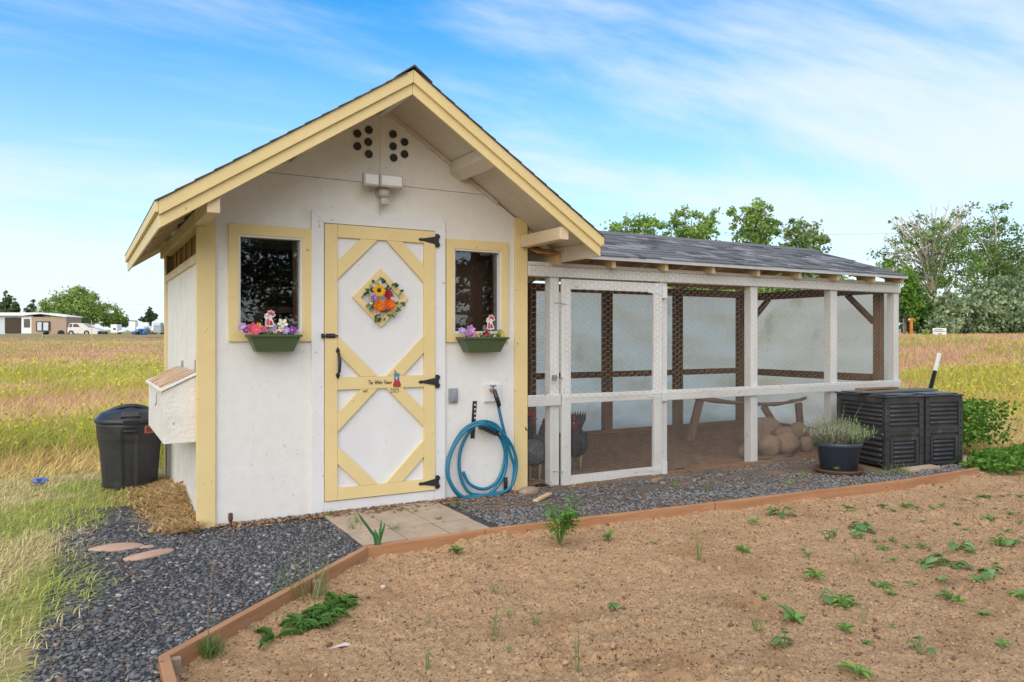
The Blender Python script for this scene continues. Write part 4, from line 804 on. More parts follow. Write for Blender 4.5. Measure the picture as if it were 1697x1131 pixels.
# hens
def hen(name, loc, face, label, plum, sc=1., head_up=.0, comb=1.):
    root = thing(name, label, 'chicken', loc, 'hens behind the wire'); ca, sa = math.cos(face), math.sin(face)
    def T(x, y, z): return (loc[0] + (x * ca - y * sa) * sc, loc[1] + (x * sa + y * ca) * sc, loc[2] + z * sc)
    # rings from tail tip to the top of the head: x, z, half width, half height
    R = [(-.30, .40, .006, .03), (-.27, .37, .025, .055), (-.22, .325, .06, .08), (-.14, .275, .10, .105), (-.04, .25, .118, .118), (.06, .255, .112, .118), (.13, .285, .085, .105), (.17, .335, .058, .075), (.185, .385 + head_up, .042, .05), (.195, .42 + head_up, .036, .038), (.21, .445 + head_up, .034, .034), (.235, .455 + head_up, .026, .026), (.25, .453 + head_up, .012, .014)]
    m = MB(); n = 16; vs = []
    for i, (x, z, a, b) in enumerate(R):
        x0, z0 = R[max(i - 1, 0)][:2]; x1, z1 = R[min(i + 1, len(R) - 1)][:2]; t = math.atan2(z1 - z0, x1 - x0)
        for j in range(n):
            p = 2 * PI * j / n; u = b * math.sin(p); vs.append(T(x - u * math.sin(t), a * math.cos(p), z + u * math.cos(t)))
    fs = [(i * n + j, (i + 1) * n + j, (i + 1) * n + (j + 1) % n, i * n + (j + 1) % n) for i in range(len(R) - 1) for j in range(n)] + [tuple(range(n)), tuple((len(R) - 1) * n + j for j in range(n - 1, -1, -1))]
    m.add(vs, fs).build('body', plum, root, True)
    for s_ in (-1, 1):
        w_ = MB(); q = []
        for i in range(7):
            for j in range(5): u = i / 6; v = j / 4 - .5; q.append(T(.09 - .27 * u, s_ * (.112 - .03 * abs(u - .35) - .02 * abs(v) + .008 * math.sin(7 * u)), .275 + .02 * u + v * .15 * math.sin(PI * (u * .8 + .12))))
        w_.add(q, [(i * 5 + j, i * 5 + j + 1, (i + 1) * 5 + j + 1, (i + 1) * 5 + j) for i in range(6) for j in range(4)]).build('wing', plum, root, True)
        lg = MB().tube([T(0, s_ * .045, .18), T(.015, s_ * .045, .10), T(0, s_ * .045, .012)], [.022 * sc, .011 * sc, .009 * sc], 6)
        for d in (-.5, 0, .5): lg.tube([T(0, s_ * .045, .012), T(.055 * math.cos(d), s_ * .045 + .055 * math.sin(d), .006)], .005 * sc, 5)
        lg.tube([T(0, s_ * .045, .012), T(-.03, s_ * .045, .006)], .005 * sc, 5); lg.build('leg', 'hen_leg', root, True)
        e = MB(); blob(e, T(.222, s_ * .031, .462 + head_up), (.0065 * sc,) * 3, 1, 8, 5, 0); e.build('eye', 'black_paint', root, True)
        wt = MB(); blob(wt, T(.232, s_ * .014, .418 + head_up), (.012 * sc, .007 * sc, .022 * sc), 2, 8, 6, 0); wt.build('wattle', 'comb_red', root, True)
        fc = MB(); blob(fc, T(.226, s_ * .0215, .45 + head_up), (.022 * sc, .012 * sc, .02 * sc), 2, 8, 6, 0); fc.build('face', 'comb_red', root, True)
    cm = MB(); prof = [(.175, .47), (.17, .505), (.187, .492), (.195, .525), (.208, .498), (.222, .525), (.23, .495), (.247, .505), (.25, .478), (.24, .465)]
    cm.prism([T(x, -.005, z * 1. + head_up) for x, z in prof], Vector(T(0, .005, 0)) - Vector(T(0, -.005, 0))).build('comb', 'comb_red', root)
    MB().tube([T(.245, 0, .452 + head_up), T(.268, 0, .447 + head_up), T(.282, 0, .438 + head_up)], [.010 * sc, .007 * sc, .002 * sc], 6).build('beak', 'beak_horn', root, True)
    tl = MB()
    for k in range(7):
        a = (k - 3) * .22; tl.prism([T(-.20, .04 * math.sin(a), .33), T(-.31, .10 * math.sin(a) - .016, .44 + .03 * math.cos(a)), T(-.36, .12 * math.sin(a), .50 + .02 * math.cos(a)), T(-.30, .10 * math.sin(a) + .016, .42 + .03 * math.cos(a))], Vector((.002, .002, .002)))
    tl.build('tail', plum, root)
mat('hen_leg', (.50, .36, .12), None, rough=.6); mat('comb_red', (.42, .025, .02), (.34, .02, .02), 30, rough=.5); mat('beak_horn', (.42, .30, .15), None, rough=.4)
mat('barred', (.11, .113, .118), (.042, .043, .047), 22, (1, 1, 2.2), rough=.75, bump=.8, bscale=60, speck=(.30, .31, .32), sp_scale=60, sp_th=.60, sp_stretch=(.5, .5, 2.4))
mat('dark_plume', (.045, .044, .05), (.02, .02, .024), 22, rough=.6, bump=.7, bscale=60, speck=(.10, .10, .11), sp_scale=60, sp_th=.64)
_h = onZ(886, 797, .03); _g2 = onZ(868, 790, .03); _h3 = onZ(957, 787, .03)
hen('hen', (_h.x, _h.y, .03), math.radians(35), 'dark grey hen facing the corner post beside the coop', 'barred', 1.)
hen('hen', (_g2.x - .06, _g2.y + .22, .03), math.radians(-25), 'black hen with a red face turned toward the gate post', 'dark_plume', 1.05, .03)
hen('hen', (_h3.x + .09, _h3.y + .16, .03), math.radians(232), 'dark hen with red comb standing behind the gate', 'dark_plume', 1.02, .02)
# ================================================================ COMPOST BINS
c0 = onZ(1468, 780, .0); u_ = Vector((math.cos(math.radians(-11)), math.sin(math.radians(-11)), 0)); v_ = Vector((-u_.y, u_.x, 0)); BH = .715
def compost(base, label, wd=.475, dp=.66):
    root = thing('compost_bin', label, 'compost bin', base + u_ * wd / 2 + v_ * dp / 2, 'ribbed black compost bins')
    def P(a, b, z): q = base + u_ * a + v_ * b; return Vector((q.x, q.y, z))
    def obox(m, a0, a1, b0, b1, z0, z1): return m.prism([P(a0, b0, z0), P(a1, b0, z0), P(a1, b1, z0), P(a0, b1, z0)], (0, 0, z1 - z0))
    for (a, b) in ((0, 0), (wd - .05, 0), (0, dp - .05), (wd - .05, dp - .05)):
        pm = MB(); obox(pm, a, a + .05, b, b + .05, 0, BH - .02); o = pm.build('corner_post', 'bin_plastic', root, bevel=.006)
        for k in range(9):
            z = .06 + k * .076
            if b < .1: sm_ = MB(); obox(sm_, a + .018, a + .032, b - .006, b - .0005, z, z + .022); sm_.build('clip', 'black_plastic', o)
            if a < .1: sm_ = MB(); obox(sm_, a - .006, a - .0005, b + .018, b + .032, z, z + .022); sm_.build('clip', 'black_plastic', o)
    def face(fn, L_, ribs, framez):
        pm = MB(); 
        fr = pm
        return
    # faces: front (along u at b=0) and left (along v at a=0), right and back plain ribs too
    faces = [('f', lambda s_, d, z: P(.05 + s_, d + .012, z), wd - .10), ('l', lambda s_, d, z: P(d + .012, .05 + s_, z), dp - .10), ('r', lambda s_, d, z: P(wd - d - .012, .05 + s_, z), dp - .10), ('b', lambda s_, d, z: P(.05 + s_, dp - d - .012, z), wd - .10)]
    for key, fn, L_ in faces:
        def sb(m, s0, s1, d0, d1, z0, z1): return m.prism([fn(s0, d0, z0), fn(s1, d0, z0), fn(s1, d1, z0), fn(s0, d1, z0)], (0, 0, z1 - z0))
        pm = sb(MB(), 0.001, L_ - .001, .010, .022, .03, BH - .03); pan = pm.build('side_panel', 'bin_plastic', root)
        sb(MB(), .0, L_, -.008, .012, BH - .075, BH - .012).build('top_rail', 'bin_plastic', pan, bevel=.005)
        sb(MB(), .0, L_, -.005, .012, .33, .395).build('middle_rail', 'bin_plastic', pan, bevel=.005)
        if key == 'f':
            sl = MB()
            for z in (BH - .05, .365):
                for k in range(5): sb(sl, .03 + k * (L_ - .06) / 5, .03 + k * (L_ - .06) / 5 + .035, -.0095, -.006, z, z + .012)
            sl.build('slot', 'black_plastic', pan)
            for zz_ in ((.415, BH - .085, 0., L_, 5), (.055, .27, .045, L_ - .045, 5)):
                z0, z1, s0, s1, n = zz_
                for k in range(n):
                    z = z0 + (k + .5) * (z1 - z0) / n; r = (z1 - z0) / n * .36
                    MB().tube([fn(s0 + .01, .012, z), fn(s0 + .025, .004, z), fn(s1 - .025, .004, z), fn(s1 - .01, .012, z)], [r * .6, r, r, r * .6], 8).build('rib', 'bin_plastic', pan, True)
            dm = MB(); sb(dm, .012, .045, -.012, .01, .03, .30); sb(dm, L_ - .045, L_ - .012, -.012, .01, .03, .30); sb(dm, .046, L_ - .046, -.011, .01, .275, .305); sb(dm, .046, L_ - .046, -.010, .01, .025, .05); dm.build('hatch_frame', 'bin_plastic', pan, bevel=.004)
        else:
            for z0, z1, n in ((.415, BH - .085, 5), (.05, .32, 5)):
                for k in range(n):
                    z = z0 + (k + .5) * (z1 - z0) / n; r = (z1 - z0) / n * .36
                    MB().tube([fn(.01, .012, z), fn(.03, .004, z), fn(L_ - .03, .004, z), fn(L_ - .01, .012, z)], [r * .6, r, r, r * .6], 8).build('rib', 'bin_plastic', pan, True)
    lm = MB(); obox(lm, -.01, wd + .01, -.01, dp + .01, BH - .018, BH); obox(lm, .03, wd - .03, .03, dp - .03, BH + .0005, BH + .012); obox(lm, wd * .3, wd * .7, -.018, .02, BH - .012, BH + .006); lm.build('lid', 'bin_plastic', root, bevel=.006)
compost(c0, 'ribbed black compost bin beside the potted lavender'); compost(c0 + u_ * .505, 'ribbed black compost bin on the far side of its twin, by the tall weeds')
for k, (a, b, ang_, L_, z, m_) in enumerate(((.45, .30, 4, 1.05, 0, 'aged_plank'), (.60, .42, -3, .80, .0, 'aged_plank'), (.28, .40, 8, .55, .022, 'sill_wood'))):
    q = c0 + u_ * a + v_ * b; d = (u_ * math.cos(math.radians(ang_)) + v_ * math.sin(math.radians(ang_))) * L_ / 2; zz_ = BH + .024 + z
    tag(MB().bar(Vector((q.x, q.y, zz_)) - d, Vector((q.x, q.y, zz_)) + d, .09, .018).build('plank', m_, None, bevel=.003), ('long grey-green weathered plank lying across both compost bins', 'short grey-green weathered plank on the compost bin lids', 'reddish scrap board on top of the compost bin planks')[k], 'plank', 'scrap boards on the compost bins')
# leaning steel post behind
tb_ = onY(1545, 640, .0); tp_ = Vector((7.9, .3, 0))
tpb, tpt = onY(1543, 641, .2), onY(1557, 586, .2); dd = (tpt - tpb); base = tpb - dd * (tpb.z / dd.z)
tpo = thing('fence_post', 'leaning steel T-post with white tip behind the compost bins', 'post', base)
k = .55; midp = base + (tpt - base) * .80
MB().bar(base, midp, .035, .035).build('shaft', 'black_paint', tpo); MB().bar(midp, tpt, .033, .033).build('white_tip', 'plain_white', tpo)
# potted lavender
pb = onZ(1390, 768, .0); pb = onZ(1390, 785, .0); pb = Vector((pb.x, pb.y, .0))
pt = thing('potted_lavender', 'grey-green lavender bush in a blue-black plastic tub on a saucer', 'potted plant', pb)
MB().lathe([(.10, .008), (.19, .008), (.228, .05), (.222, .055), (.19, .026), (.10, .022)], 40, pb).build('saucer', 'terracotta_plastic', pt, True)
MB().lathe([(.12, .028), (.160, .030), (.193, .262), (.206, .265), (.211, .292), (.206, .302), (.196, .297), (.188, .252), (.12, .25)], 44, pb).build('tub', 'pot_plastic', pt, True)
MB().lathe([(.09, .0), (.186, .003)], 28, pb + Vector((0, 0, .262))).build('potting_soil', 'run_dirt', pt)
def bush(n, cx, cy, r, h, cols, spread):
    a = rng.uniform(0, 2 * PI, n); rr = r * np.sqrt(rng.uniform(0, 1, n)); x = cx + rr * np.cos(a); y = cy + rr * np.sin(a); t = rng.uniform(0, 1, n)
    hh = h * (.55 + .5 * rng.uniform(0, 1, n)) * (1.1 - .5 * rr / r); ln = np.stack([np.cos(a) * rr / r * spread + rng.normal(0, .03, n), np.sin(a) * rr / r * spread + rng.normal(0, .03, n)], 1)
    P = []; C = []; Hh = []; L_ = []
    stem = np.stack([x, y, np.full(n, pb.z + .262)], 1)
    for k in range(5):                                   # leaves carried up each stem
        f = .25 + .17 * k; P.append(stem + np.concatenate([ln * f * f, (hh * f)[:, None]], 1) + rng.normal(0, .006, (n, 3))); Hh.append(rng.uniform(.02, .05, n)); L_.append(rng.normal(0, .022, (n, 2)))
        C.append(np.array(cols[0]) + (np.array(cols[1]) - np.array(cols[0])) * np.clip(t[:, None] + rng.normal(0, .15, (n, 1)), 0, 1))
    P.append(stem); Hh.append(hh); L_.append(ln); C.append(np.tile(np.array([[.20, .19, .11]]), (n, 1)))
    wd = np.concatenate([np.full(5 * n, .006), np.full(n, .004)])
    return blade_mesh('foliage', np.concatenate(P), np.concatenate(Hh), wd, np.concatenate(L_), np.concatenate(C))
link('foliage', bush(330, pb.x - .075, pb.y + .02, .13, .31, ((.26, .28, .19), (.44, .45, .34)), .16), 'leaf', pt); link('foliage', bush(260, pb.x + .085, pb.y - .02, .12, .26, ((.18, .28, .10), (.38, .50, .22)), .16), 'leaf', pt)
n = 9; a = rng.uniform(0, 6, n); link('flower_stalks', blade_mesh('flower_stalks', np.stack([pb.x + .1 * np.cos(a), pb.y + .1 * np.sin(a), np.full(n, .33)], 1), rng.uniform(.28, .42, n), np.full(n, .005), np.stack([.12 * np.cos(a), .12 * np.sin(a)], 1), np.tile([[.28, .30, .16]], (n, 1))), 'leaf', pt)
# ================================================================ TRASH CAN
tcn = onZ(216, 806, .0); tcn = Vector((tcn.x, tcn.y, .0))
can = thing('trash_can', 'black plastic trash can with domed lid below the nest box', 'trash can', tcn)
to_cam = math.atan2(CAM[1] - tcn.y, CAM[0] - tcn.x)
def canrf(t, z):
    d = (t - to_cam + .02 + PI) % (2 * PI) - PI; k = 1.
    if abs(d) < .24 and z < .50: k -= .075 * (1 - float(sm(.19, .24, abs(d))))
    if z > .40: k += .02 * float(sm(.40, .415, z))
    for c_ in (-.62, .62, -1.5, 1.5, 2.4, -2.4):
        if abs(d - c_) < .25 and .05 < z < .36: k -= .018 * float(1 - sm(.20, .25, abs(d - c_)))
    return k
prof = [(.12, .01), (.205, .01), (.215, .02)] + [(.215 + .045 * z / .56, z) for z in np.linspace(.04, .56, 24)] + [(.25, .565), (.12, .565)]
MB().lathe(prof, 120, tcn, canrf).build('body', 'black_plastic', can, True)
lidp = [(.12, .560), (.272, .560), (.278, .572), (.278, .592), (.262, .600), (.225, .645), (.205, .652), (.12, .668), (.03, .673)]
lid = MB().lathe(lidp, 48, tcn).build('lid', 'black_plastic', can, True)
ca_, sa_ = math.cos(to_cam), math.sin(to_cam); tv = Vector((-sa_, ca_, 0)); rv = Vector((ca_, sa_, 0))
MB().tube([tcn + rv * .0 + tv * s_ * .17 + Vector((0, 0, .645 + .05 * (1 - (s_) ** 2))) for s_ in np.linspace(-1, 1, 9)], .018, 8).build('lid_handle', 'black_plastic', lid, True)
MB().prism([tcn + rv * .232 + tv * a_ + Vector((0, 0, .608)) for a_ in (-.075, .075)] + [tcn + rv * .205 + tv * a_ + Vector((0, 0, .652)) for a_ in (.058, -.058)], rv * .022 + Vector((0, 0, .016))).build('lid_boss', 'black_plastic', lid, bevel=.005)
MB().bar(tcn + rv * .263 + tv * -.055 + Vector((0, 0, .505)), tcn + rv * .263 + tv * .055 + Vector((0, 0, .505)), .024, .018).build('handle', 'black_plastic', can, bevel=.004)
MB().prism([tcn + rv * .268 + tv * a_ + Vector((0, 0, .556)) for a_ in (-.055, .055)] + [tcn + rv * .278 + tv * a_ + Vector((0, 0, .595)) for a_ in (.055, -.055)], rv * .012).build('lid_clip', 'black_plastic', lid, bevel=.003)
st = MB(); sa0 = to_cam + .62
def cyl(a_, z, r=None): r = r or (.215 + .045 * z / .56) * 1.022 + .0015; return Vector((tcn.x + r * math.cos(a_), tcn.y + r * math.sin(a_), z))
st.add([cyl(sa0 - .2 + .1 * i, z) for z in (.475, .54) for i in range(5)], [(i, i + 1, i + 6, i + 5) for i in range(4)]); sk = st.build('sticker', 'sticker_red', can)
st = MB()
for (a0, a1, z0, z1) in ((-.13, -.10, .487, .528), (-.07, -.045, .487, .528), (-.02, .0, .487, .528), (.03, .05, .487, .528)): st.add([cyl(sa0 + q, z, (.215 + .045 * z / .56) * 1.022 + .003) for z in (z0, z1) for q in (a0, a1)], [(0, 1, 3, 2)])
st.build('print', 'ink', sk)
# ================================================================ EDGING, STONES, SMALL THINGS
ed = thing('timber_edging', 'reddish timber edging boards between the gravel and the bare soil', 'edging', (1.5, -1.1, -.05))
pts_ = [Vector((p[0], p[1], 0)) for p in EL]
for a, b in zip(pts_[:-1], pts_[1:]):
    d = (b - a).normalized(); nn = Vector((d.y, -d.x, 0)); q = [a + d * .004, b - d * .004]
    MB().prism([q[0] + Vector((0, 0, -.09)), q[1] + Vector((0, 0, -.09)), q[1] + nn * .038 + Vector((0, 0, -.09)), q[0] + nn * .038 + Vector((0, 0, -.09))], (0, 0, .09 + EZ)).build('board', 'edge_wood', ed, bevel=.004)
a = pts_[0]; MB().box((a.x - .005, a.y - 1.6, -.09), (a.x + .036, a.y - .012, EZ + .003)).build('board', 'edge_wood', ed, bevel=.004)
for q in ((a.x + .055, a.y - .03), (pts_[0].lerp(pts_[1], .62).x + .045, pts_[0].lerp(pts_[1], .62).y - .045), (pts_[4].x, pts_[4].y - .058)): MB().box((q[0] - .018, q[1] - .018, -.09), (q[0] + .018, q[1] + .018, EZ - .012)).build('stake', 'edge_wood' if q[0] > 2 else 'stone_tan', ed)
def stone(px, py, r, m, label, z=.0, rot=0, seed=1, group=None, name='stone'):
    q = onZ(px, py, z); mb = MB(); blob(mb, (0, 0, 0), r, seed, 18, 10, .06); o = link(name, mb.mesh(name, True), m, None, (q.x, q.y, z + r[2] * .45), (0, 0, rot)); return tag(o, label, 'stone', group)
stone(195, 911, (.17, .075, .022), 'stone_pink', 'larger flat pink stepping stone sunk in the dark gravel', 0., -.25, 3); stone(246, 923, (.15, .062, .020), 'stone_pink', 'elongated flat pink stone sunk in the dark gravel', 0., .35, 5); stone(243, 909, (.05, .03, .012), 'stone_pink', 'small pink stone chip between the flat stepping stones', 0., .2, 7)
stone(876, 819, (.105, .065, .042), 'stone_tan', 'smooth tan river stone by the yellow corner board', 0., .2, 9); stone(1597, 769, (.10, .08, .06), 'stone_tan', 'tan stone at the end of the timber edging', 0., .3, 4)
for k, (x, y, r) in enumerate(((1085, 800, .045), (1093, 797, .04), (1098, 803, .032), (1347, 766, .035), (1338, 770, .03))): stone(x, y, (r, r * .8, r * .6), 'rock_brown', 'small brown stone at the foot of the run', 0., k, k + 20, 'small stones along the run sill')
q = onZ(900, 826, .01); tag(MB().bar((q.x - .12, q.y - .08, .016), (q.x + .12, q.y + .09, .02), .045, .014).build('wood_scrap', 'fresh_wood'), 'split wood scrap on the gravel beside the river stone', 'wood scrap')
q = onZ(1530, 779, .015); tag(MB().prism([(q.x - .28, q.y - .02, .004), (q.x + .20, q.y - .05, .004), (q.x + .24, q.y + .08, .004), (q.x - .20, q.y + .10, .004)], (0, 0, .035)).build('concrete_slab', 'paver', None, bevel=.004), 'flat concrete slab in front of the compost bins', 'slab')
q = onY(382, 866, -.10); rp0 = Vector((q.x, -.10, 0)); pr = thing('rusty_pipe', 'short rusty pipe stub standing against the white wall', 'pipe', rp0)
MB().tube([rp0 + Vector((0, 0, -.03)), rp0 + Vector((0, 0, .055))], .009, 10).build('stem', 'rust', pr, True); MB().tube([rp0 + Vector((0, 0, .05)), rp0 + Vector((0, 0, .06)), rp0 + Vector((0, 0, .10)), rp0 + Vector((0, 0, .105))], [.010, .016, .016, .012], 10).build('cap', 'rust', pr, True)
q = onZ(65, 795, .06); m = MB(); blob(m, (q.x, q.y, .05), (.05, .035, .025), 5, 10, 7, .45); tag(m.build('plastic_litter', 'litter_blue'), 'crumpled blue plastic litter in the mown grass', 'litter')
q = onZ(565, 1072, -.02); m = MB(); m.cc = None; m.prism([(q.x - .045, q.y, -.02), (q.x, q.y - .013, -.014), (q.x + .06, q.y - .012, -.022), (q.x + .02, q.y + .012, -.014)], (0, 0, .003)); tag(m.build('feather', 'feather'), 'pale feather lying on the bare soil', 'feather')
# ================================================================ PLANTS IN THE BED
def gz(x, y): return float(soil_z(np.array(x), np.array(y)))
def gp(px, py): q = onZ(px, py, -.022); q.z = gz(q.x, q.y) + .002; return q
def tuft(q, n, h, sp, col, w_=.006):
    p = np.tile(np.array(q), (n, 1)) + np.concatenate([rng.normal(0, sp * .25, (n, 2)), np.zeros((n, 1))], 1); a = rng.uniform(0, 6.3, n); ln = np.stack([np.cos(a), np.sin(a)], 1) * (rng.uniform(.2, 1, n) * sp)[:, None]
    c = np.array(col) * rng.uniform(.7, 1.3, (n, 1)); return blade_mesh('tuft', p - np.array(q), h * rng.uniform(.5, 1.1, n), np.full(n, w_), ln, c)
def weed(name, me, q, label, cat, group):
    k = random.uniform(.55, 1.5) if group and 'soil' in group else 1.
    return tag(link(name, me, 'leaf', None, q, (random.uniform(-.15, .15), random.uniform(-.15, .15), random.uniform(0, 6.3)) if group else None, (k, k, k * random.uniform(.7, 1.4))), label, cat, group)
# onion
q = gp(627, 925); m = MB()
for (dx, dy, h, b) in ((-.12, .03, .20, .35), (.02, .0, .16, 0), (.05, .02, .14, -.1), (.0, .03, .10, .1), (-.02, .01, .12, .05)):
    m.cc = jit((.07, .20, .06)); m.tube([(0, 0, 0), (dx * .25 + b * .02, dy * .3, h * .45), (dx * .8, dy * .8, h * .85), (dx, dy, h)], [.008, .008, .006, .001], 6)
weed('onion_plant', m.mesh('onion_plant', True), q, 'green onion with upright tubular leaves beside the edging corner', 'plant', None)
# parsley-like plant
def ferny(n, h, sp, col, ls):
    m = MB()
    for k in range(n):
        a = random.uniform(0, 6.3); t = random.uniform(.25, 1); d = Vector((math.cos(a) * sp * t, math.sin(a) * sp * t, h * random.uniform(.55, 1))); m.cc = jit((.14, .24, .06)); m.tube([(0, 0, 0), d * .5 + Vector((0, 0, .02)), d], .003, 4)
        for j in range(16): leaf(m, d * random.uniform(.55, 1.02) + Vector((random.gauss(0, ls), random.gauss(0, ls), random.gauss(0, ls * .7))), (math.cos(a) + random.gauss(0, .8), math.sin(a) + random.gauss(0, .8), random.uniform(-.2, .7)), (0, 0, 1), random.uniform(.7, 1.4) * ls, random.uniform(.5, 1.) * ls, jit(col, .35))
    return m.mesh('ferny')
weed('parsley_plant', ferny(15, .27, .12, (.10, .24, .035), .028), gp(927, 908), 'tall bright green parsley plant beside the long edging board', 'plant', None)
weed('carrot_seedling', ferny(5, .07, .05, (.14, .28, .05), .016), gp(1008, 900), 'small ferny seedling to one side of the parsley plant', 'plant', None)
def rosette(n, L_, w_, col, rise=.4, teeth=False):
    m = MB()
    for k in range(n):
        a = 2 * PI * k / n + random.uniform(-.3, .3); l_ = L_ * random.uniform(.7, 1.15); leaf(m, (0, 0, .004), (math.cos(a), math.sin(a), rise * random.uniform(.4, 1.5)), (0, 0, 1), l_, w_ * random.uniform(.8, 1.2), jit(col, .25), .3)
        if teeth:
            for j in range(5): f = .3 + .14 * j; s_ = (-1) ** j; leaf(m, Vector((math.cos(a) * l_ * f, math.sin(a) * l_ * f, .012 + rise * l_ * f * .7)), (math.cos(a + s_ * 1.1), math.sin(a + s_ * 1.1), .1), (0, 0, 1), w_ * .8, w_ * .5, jit(col, .25), .3)
    return m.mesh('rosette')
weed('lettuce_seedling', rosette(11, .065, .03, (.16, .25, .06), 1.1), gp(757, 921), 'small crinkled lettuce-like seedling on the soil near the paving', 'plant', None)
# dandelion patch by the edging
q = gp(575, 1018); droot = thing('dandelion_clump', 'sprawling toothed dandelion clump with grass stems beside the diagonal edging', 'weed', q)
for k, (px, py, n, L_) in enumerate(((545, 1020, 9, .13), (500, 1040, 7, .12), (562, 1000, 8, .12), (525, 1035, 8, .11), (455, 1058, 3, .13))):
    p = gp(px, py); link('leaf_rosette', rosette(n, L_, .035, (.075, .165, .03), .25, True), 'leaf', droot, p)
p = gp(520, 995); link('grass_stems', tuft(Vector((0, 0, 0)), 34, .26, .15, (.20, .25, .09), .004), 'leaf', droot, p); p = gp(470, 1000); link('grass_stems', tuft(Vector((0, 0, 0)), 16, .20, .13, (.17, .24, .09), .004), 'leaf', droot, p)
q = gp(350, 1090); gr_ = thing('grass_clump', 'green grass clump with one tall dead stem near the edging corner', 'weed', q)
link('blades', tuft(Vector((0, 0, 0)), 120, .085, .085, (.15, .23, .06), .005), 'leaf', gr_, q)
MB().tube([q + Vector((-.01, 0, 0)), q + Vector((-.012, 0, .18)), q + Vector((.004, .0, .33)), q + Vector((.012, 0, .40))], [.0028, .0024, .002, .001], 5).build('dead_stem', 'bark', gr_)
# squash and bean plants with large leaves
lfm = None
def squash(px, py, n, L_, label, grp=None):
    q = gp(px, py); root = thing('squash_plant', label, 'plant', q, grp)
    for k in range(n):
        a = random.uniform(0, 6.3); d = Vector((math.cos(a), math.sin(a), 0)); r = random.uniform(.02, .09) * (L_ / .09); m = MB(); s_ = L_ * random.uniform(.6, 1.1); h = random.uniform(.02, .07); col = jit(random.choice(((.10, .20, .06), (.14, .26, .08), (.20, .32, .12))), .2)
        c = q + d * r + Vector((0, 0, h)); tilt = Vector((math.cos(a) * .5, math.sin(a) * .5, 1)).normalized()
        m.cc = jit((.16, .27, .08)); m.tube([q, c], .003, 4); m.cc = col; e = d; f = tilt.cross(e).normalized(); e = f.cross(tilt); ring = []
        for j in range(9): t = 2 * PI * j / 9; rr = s_ * .5 * (.82 + .18 * math.cos(3 * t)); ring.append(c + e * (rr * math.cos(t) + s_ * .25) + f * rr * .95 * math.sin(t) - tilt * (rr * .18 + random.uniform(0, .006)))
        m.add([c + e * s_ * .25] + ring, [(0, j + 1, (j + 1) % 9 + 1) for j in range(9)]); m.build('leaf', 'leaf', root)
squash(1293, 856, 9, .10, 'low broad-leaved plant close to the long edging board'); squash(1424, 876, 14, .085, 'wide leafy plant of many small pale leaves in the bare soil'); squash(1428, 888, 6, .06, 'little leafy offshoot in front of the wide pale-leaved plant')
squash(1570, 938, 9, .12, 'squash plant with large oval leaves in the weedy soil'); squash(1585, 912, 9, .085, 'spreading plant behind the large-leaved squash'); squash(1640, 958, 8, .085, 'grey-green seedling cluster near the large-leaved squash')
squash(1360, 990, 2, .085, 'seedling holding up a single pale round leaf'); squash(1372, 898, 5, .05, 'small rounded seedling between the leafy plants'); squash(1020, 1003, 6, .045, 'dark green seedling in a little hollow of soil')
squash(1300, 1078, 5, .06, 'yellow-green seedling on pale stalks in the open soil'); squash(1680, 905, 6, .075, 'leafy seedling at the weedy side of the bed'); squash(1527, 1085, 4, .06, 'young seedling of narrow dark leaves in the bare soil')
tm = [tuft(Vector((0, 0, 0)), 9, .11, .04, (.22, .30, .09), .004), tuft(Vector((0, 0, 0)), 6, .16, .04, (.18, .28, .08), .004), tuft(Vector((0, 0, 0)), 14, .07, .05, (.20, .30, .08), .004)]
for k, (x, y) in enumerate(((890, 1035), (955, 1118), (843, 1090), (710, 1105), (820, 1055), (845, 1020), (1160, 925), (710, 1030), (818, 985), (1420, 925), (1432, 1030), (1255, 1050))):
    weed('grass_tuft', tm[k % 3], gp(x, y), 'thin green grass tuft growing alone in the bare soil', 'grass tuft', 'grass tufts in the soil bed')
rm = [rosette(6, .05, .02, (.18, .32, .07), .6), rosette(7, .045, .012, (.22, .36, .09), 1.2), rosette(5, .06, .024, (.15, .28, .07), .5), rosette(11, .035, .010, (.26, .38, .12), .9), rosette(9, .06, .014, (.20, .34, .08), .35)]
sp_ = [(1267, 990), (1315, 1022), (1395, 1000), (1400, 1005), (1352, 962), (1445, 970), (1462, 973), (1475, 985), (1503, 960), (1515, 975), (1562, 965), (1400, 1042), (1478, 1040), (1435, 1062), (1620, 970), (1660, 1070), (1630, 1020), (1690, 990), (1600, 880), (1545, 850), (1520, 845), (1500, 838), (1480, 848), (1560, 838), (1590, 842), (1620, 836), (1650, 838), (1675, 850), (1530, 870), (1588, 872), (1640, 868), (1670, 885), (1655, 905), (1465, 842), (1462, 905), (1450, 895), (1480, 893), (1502, 905), (1528, 908), (1380, 885), (1330, 915), (1230, 915), (1340, 925), (1660, 820), (1630, 812), (1690, 820), (1600, 815), (1420, 1118), (1575, 990), (1590, 1005), (1480, 930), (1530, 935), (1690, 870), (1610, 925), (1650, 935), (1085, 905), (1250, 870), (1440, 855), (1405, 850)]
for k, (x, y) in enumerate(sp_):
    if y < 834 and x < 1640: y = max(y, 822)
    weed('seedling_weed', rm[(k * 7 + k // 3) % 5], gp(x, y), 'small pale green weed seedling dotted over the bare soil', 'weed', 'weed seedlings over the soil bed')
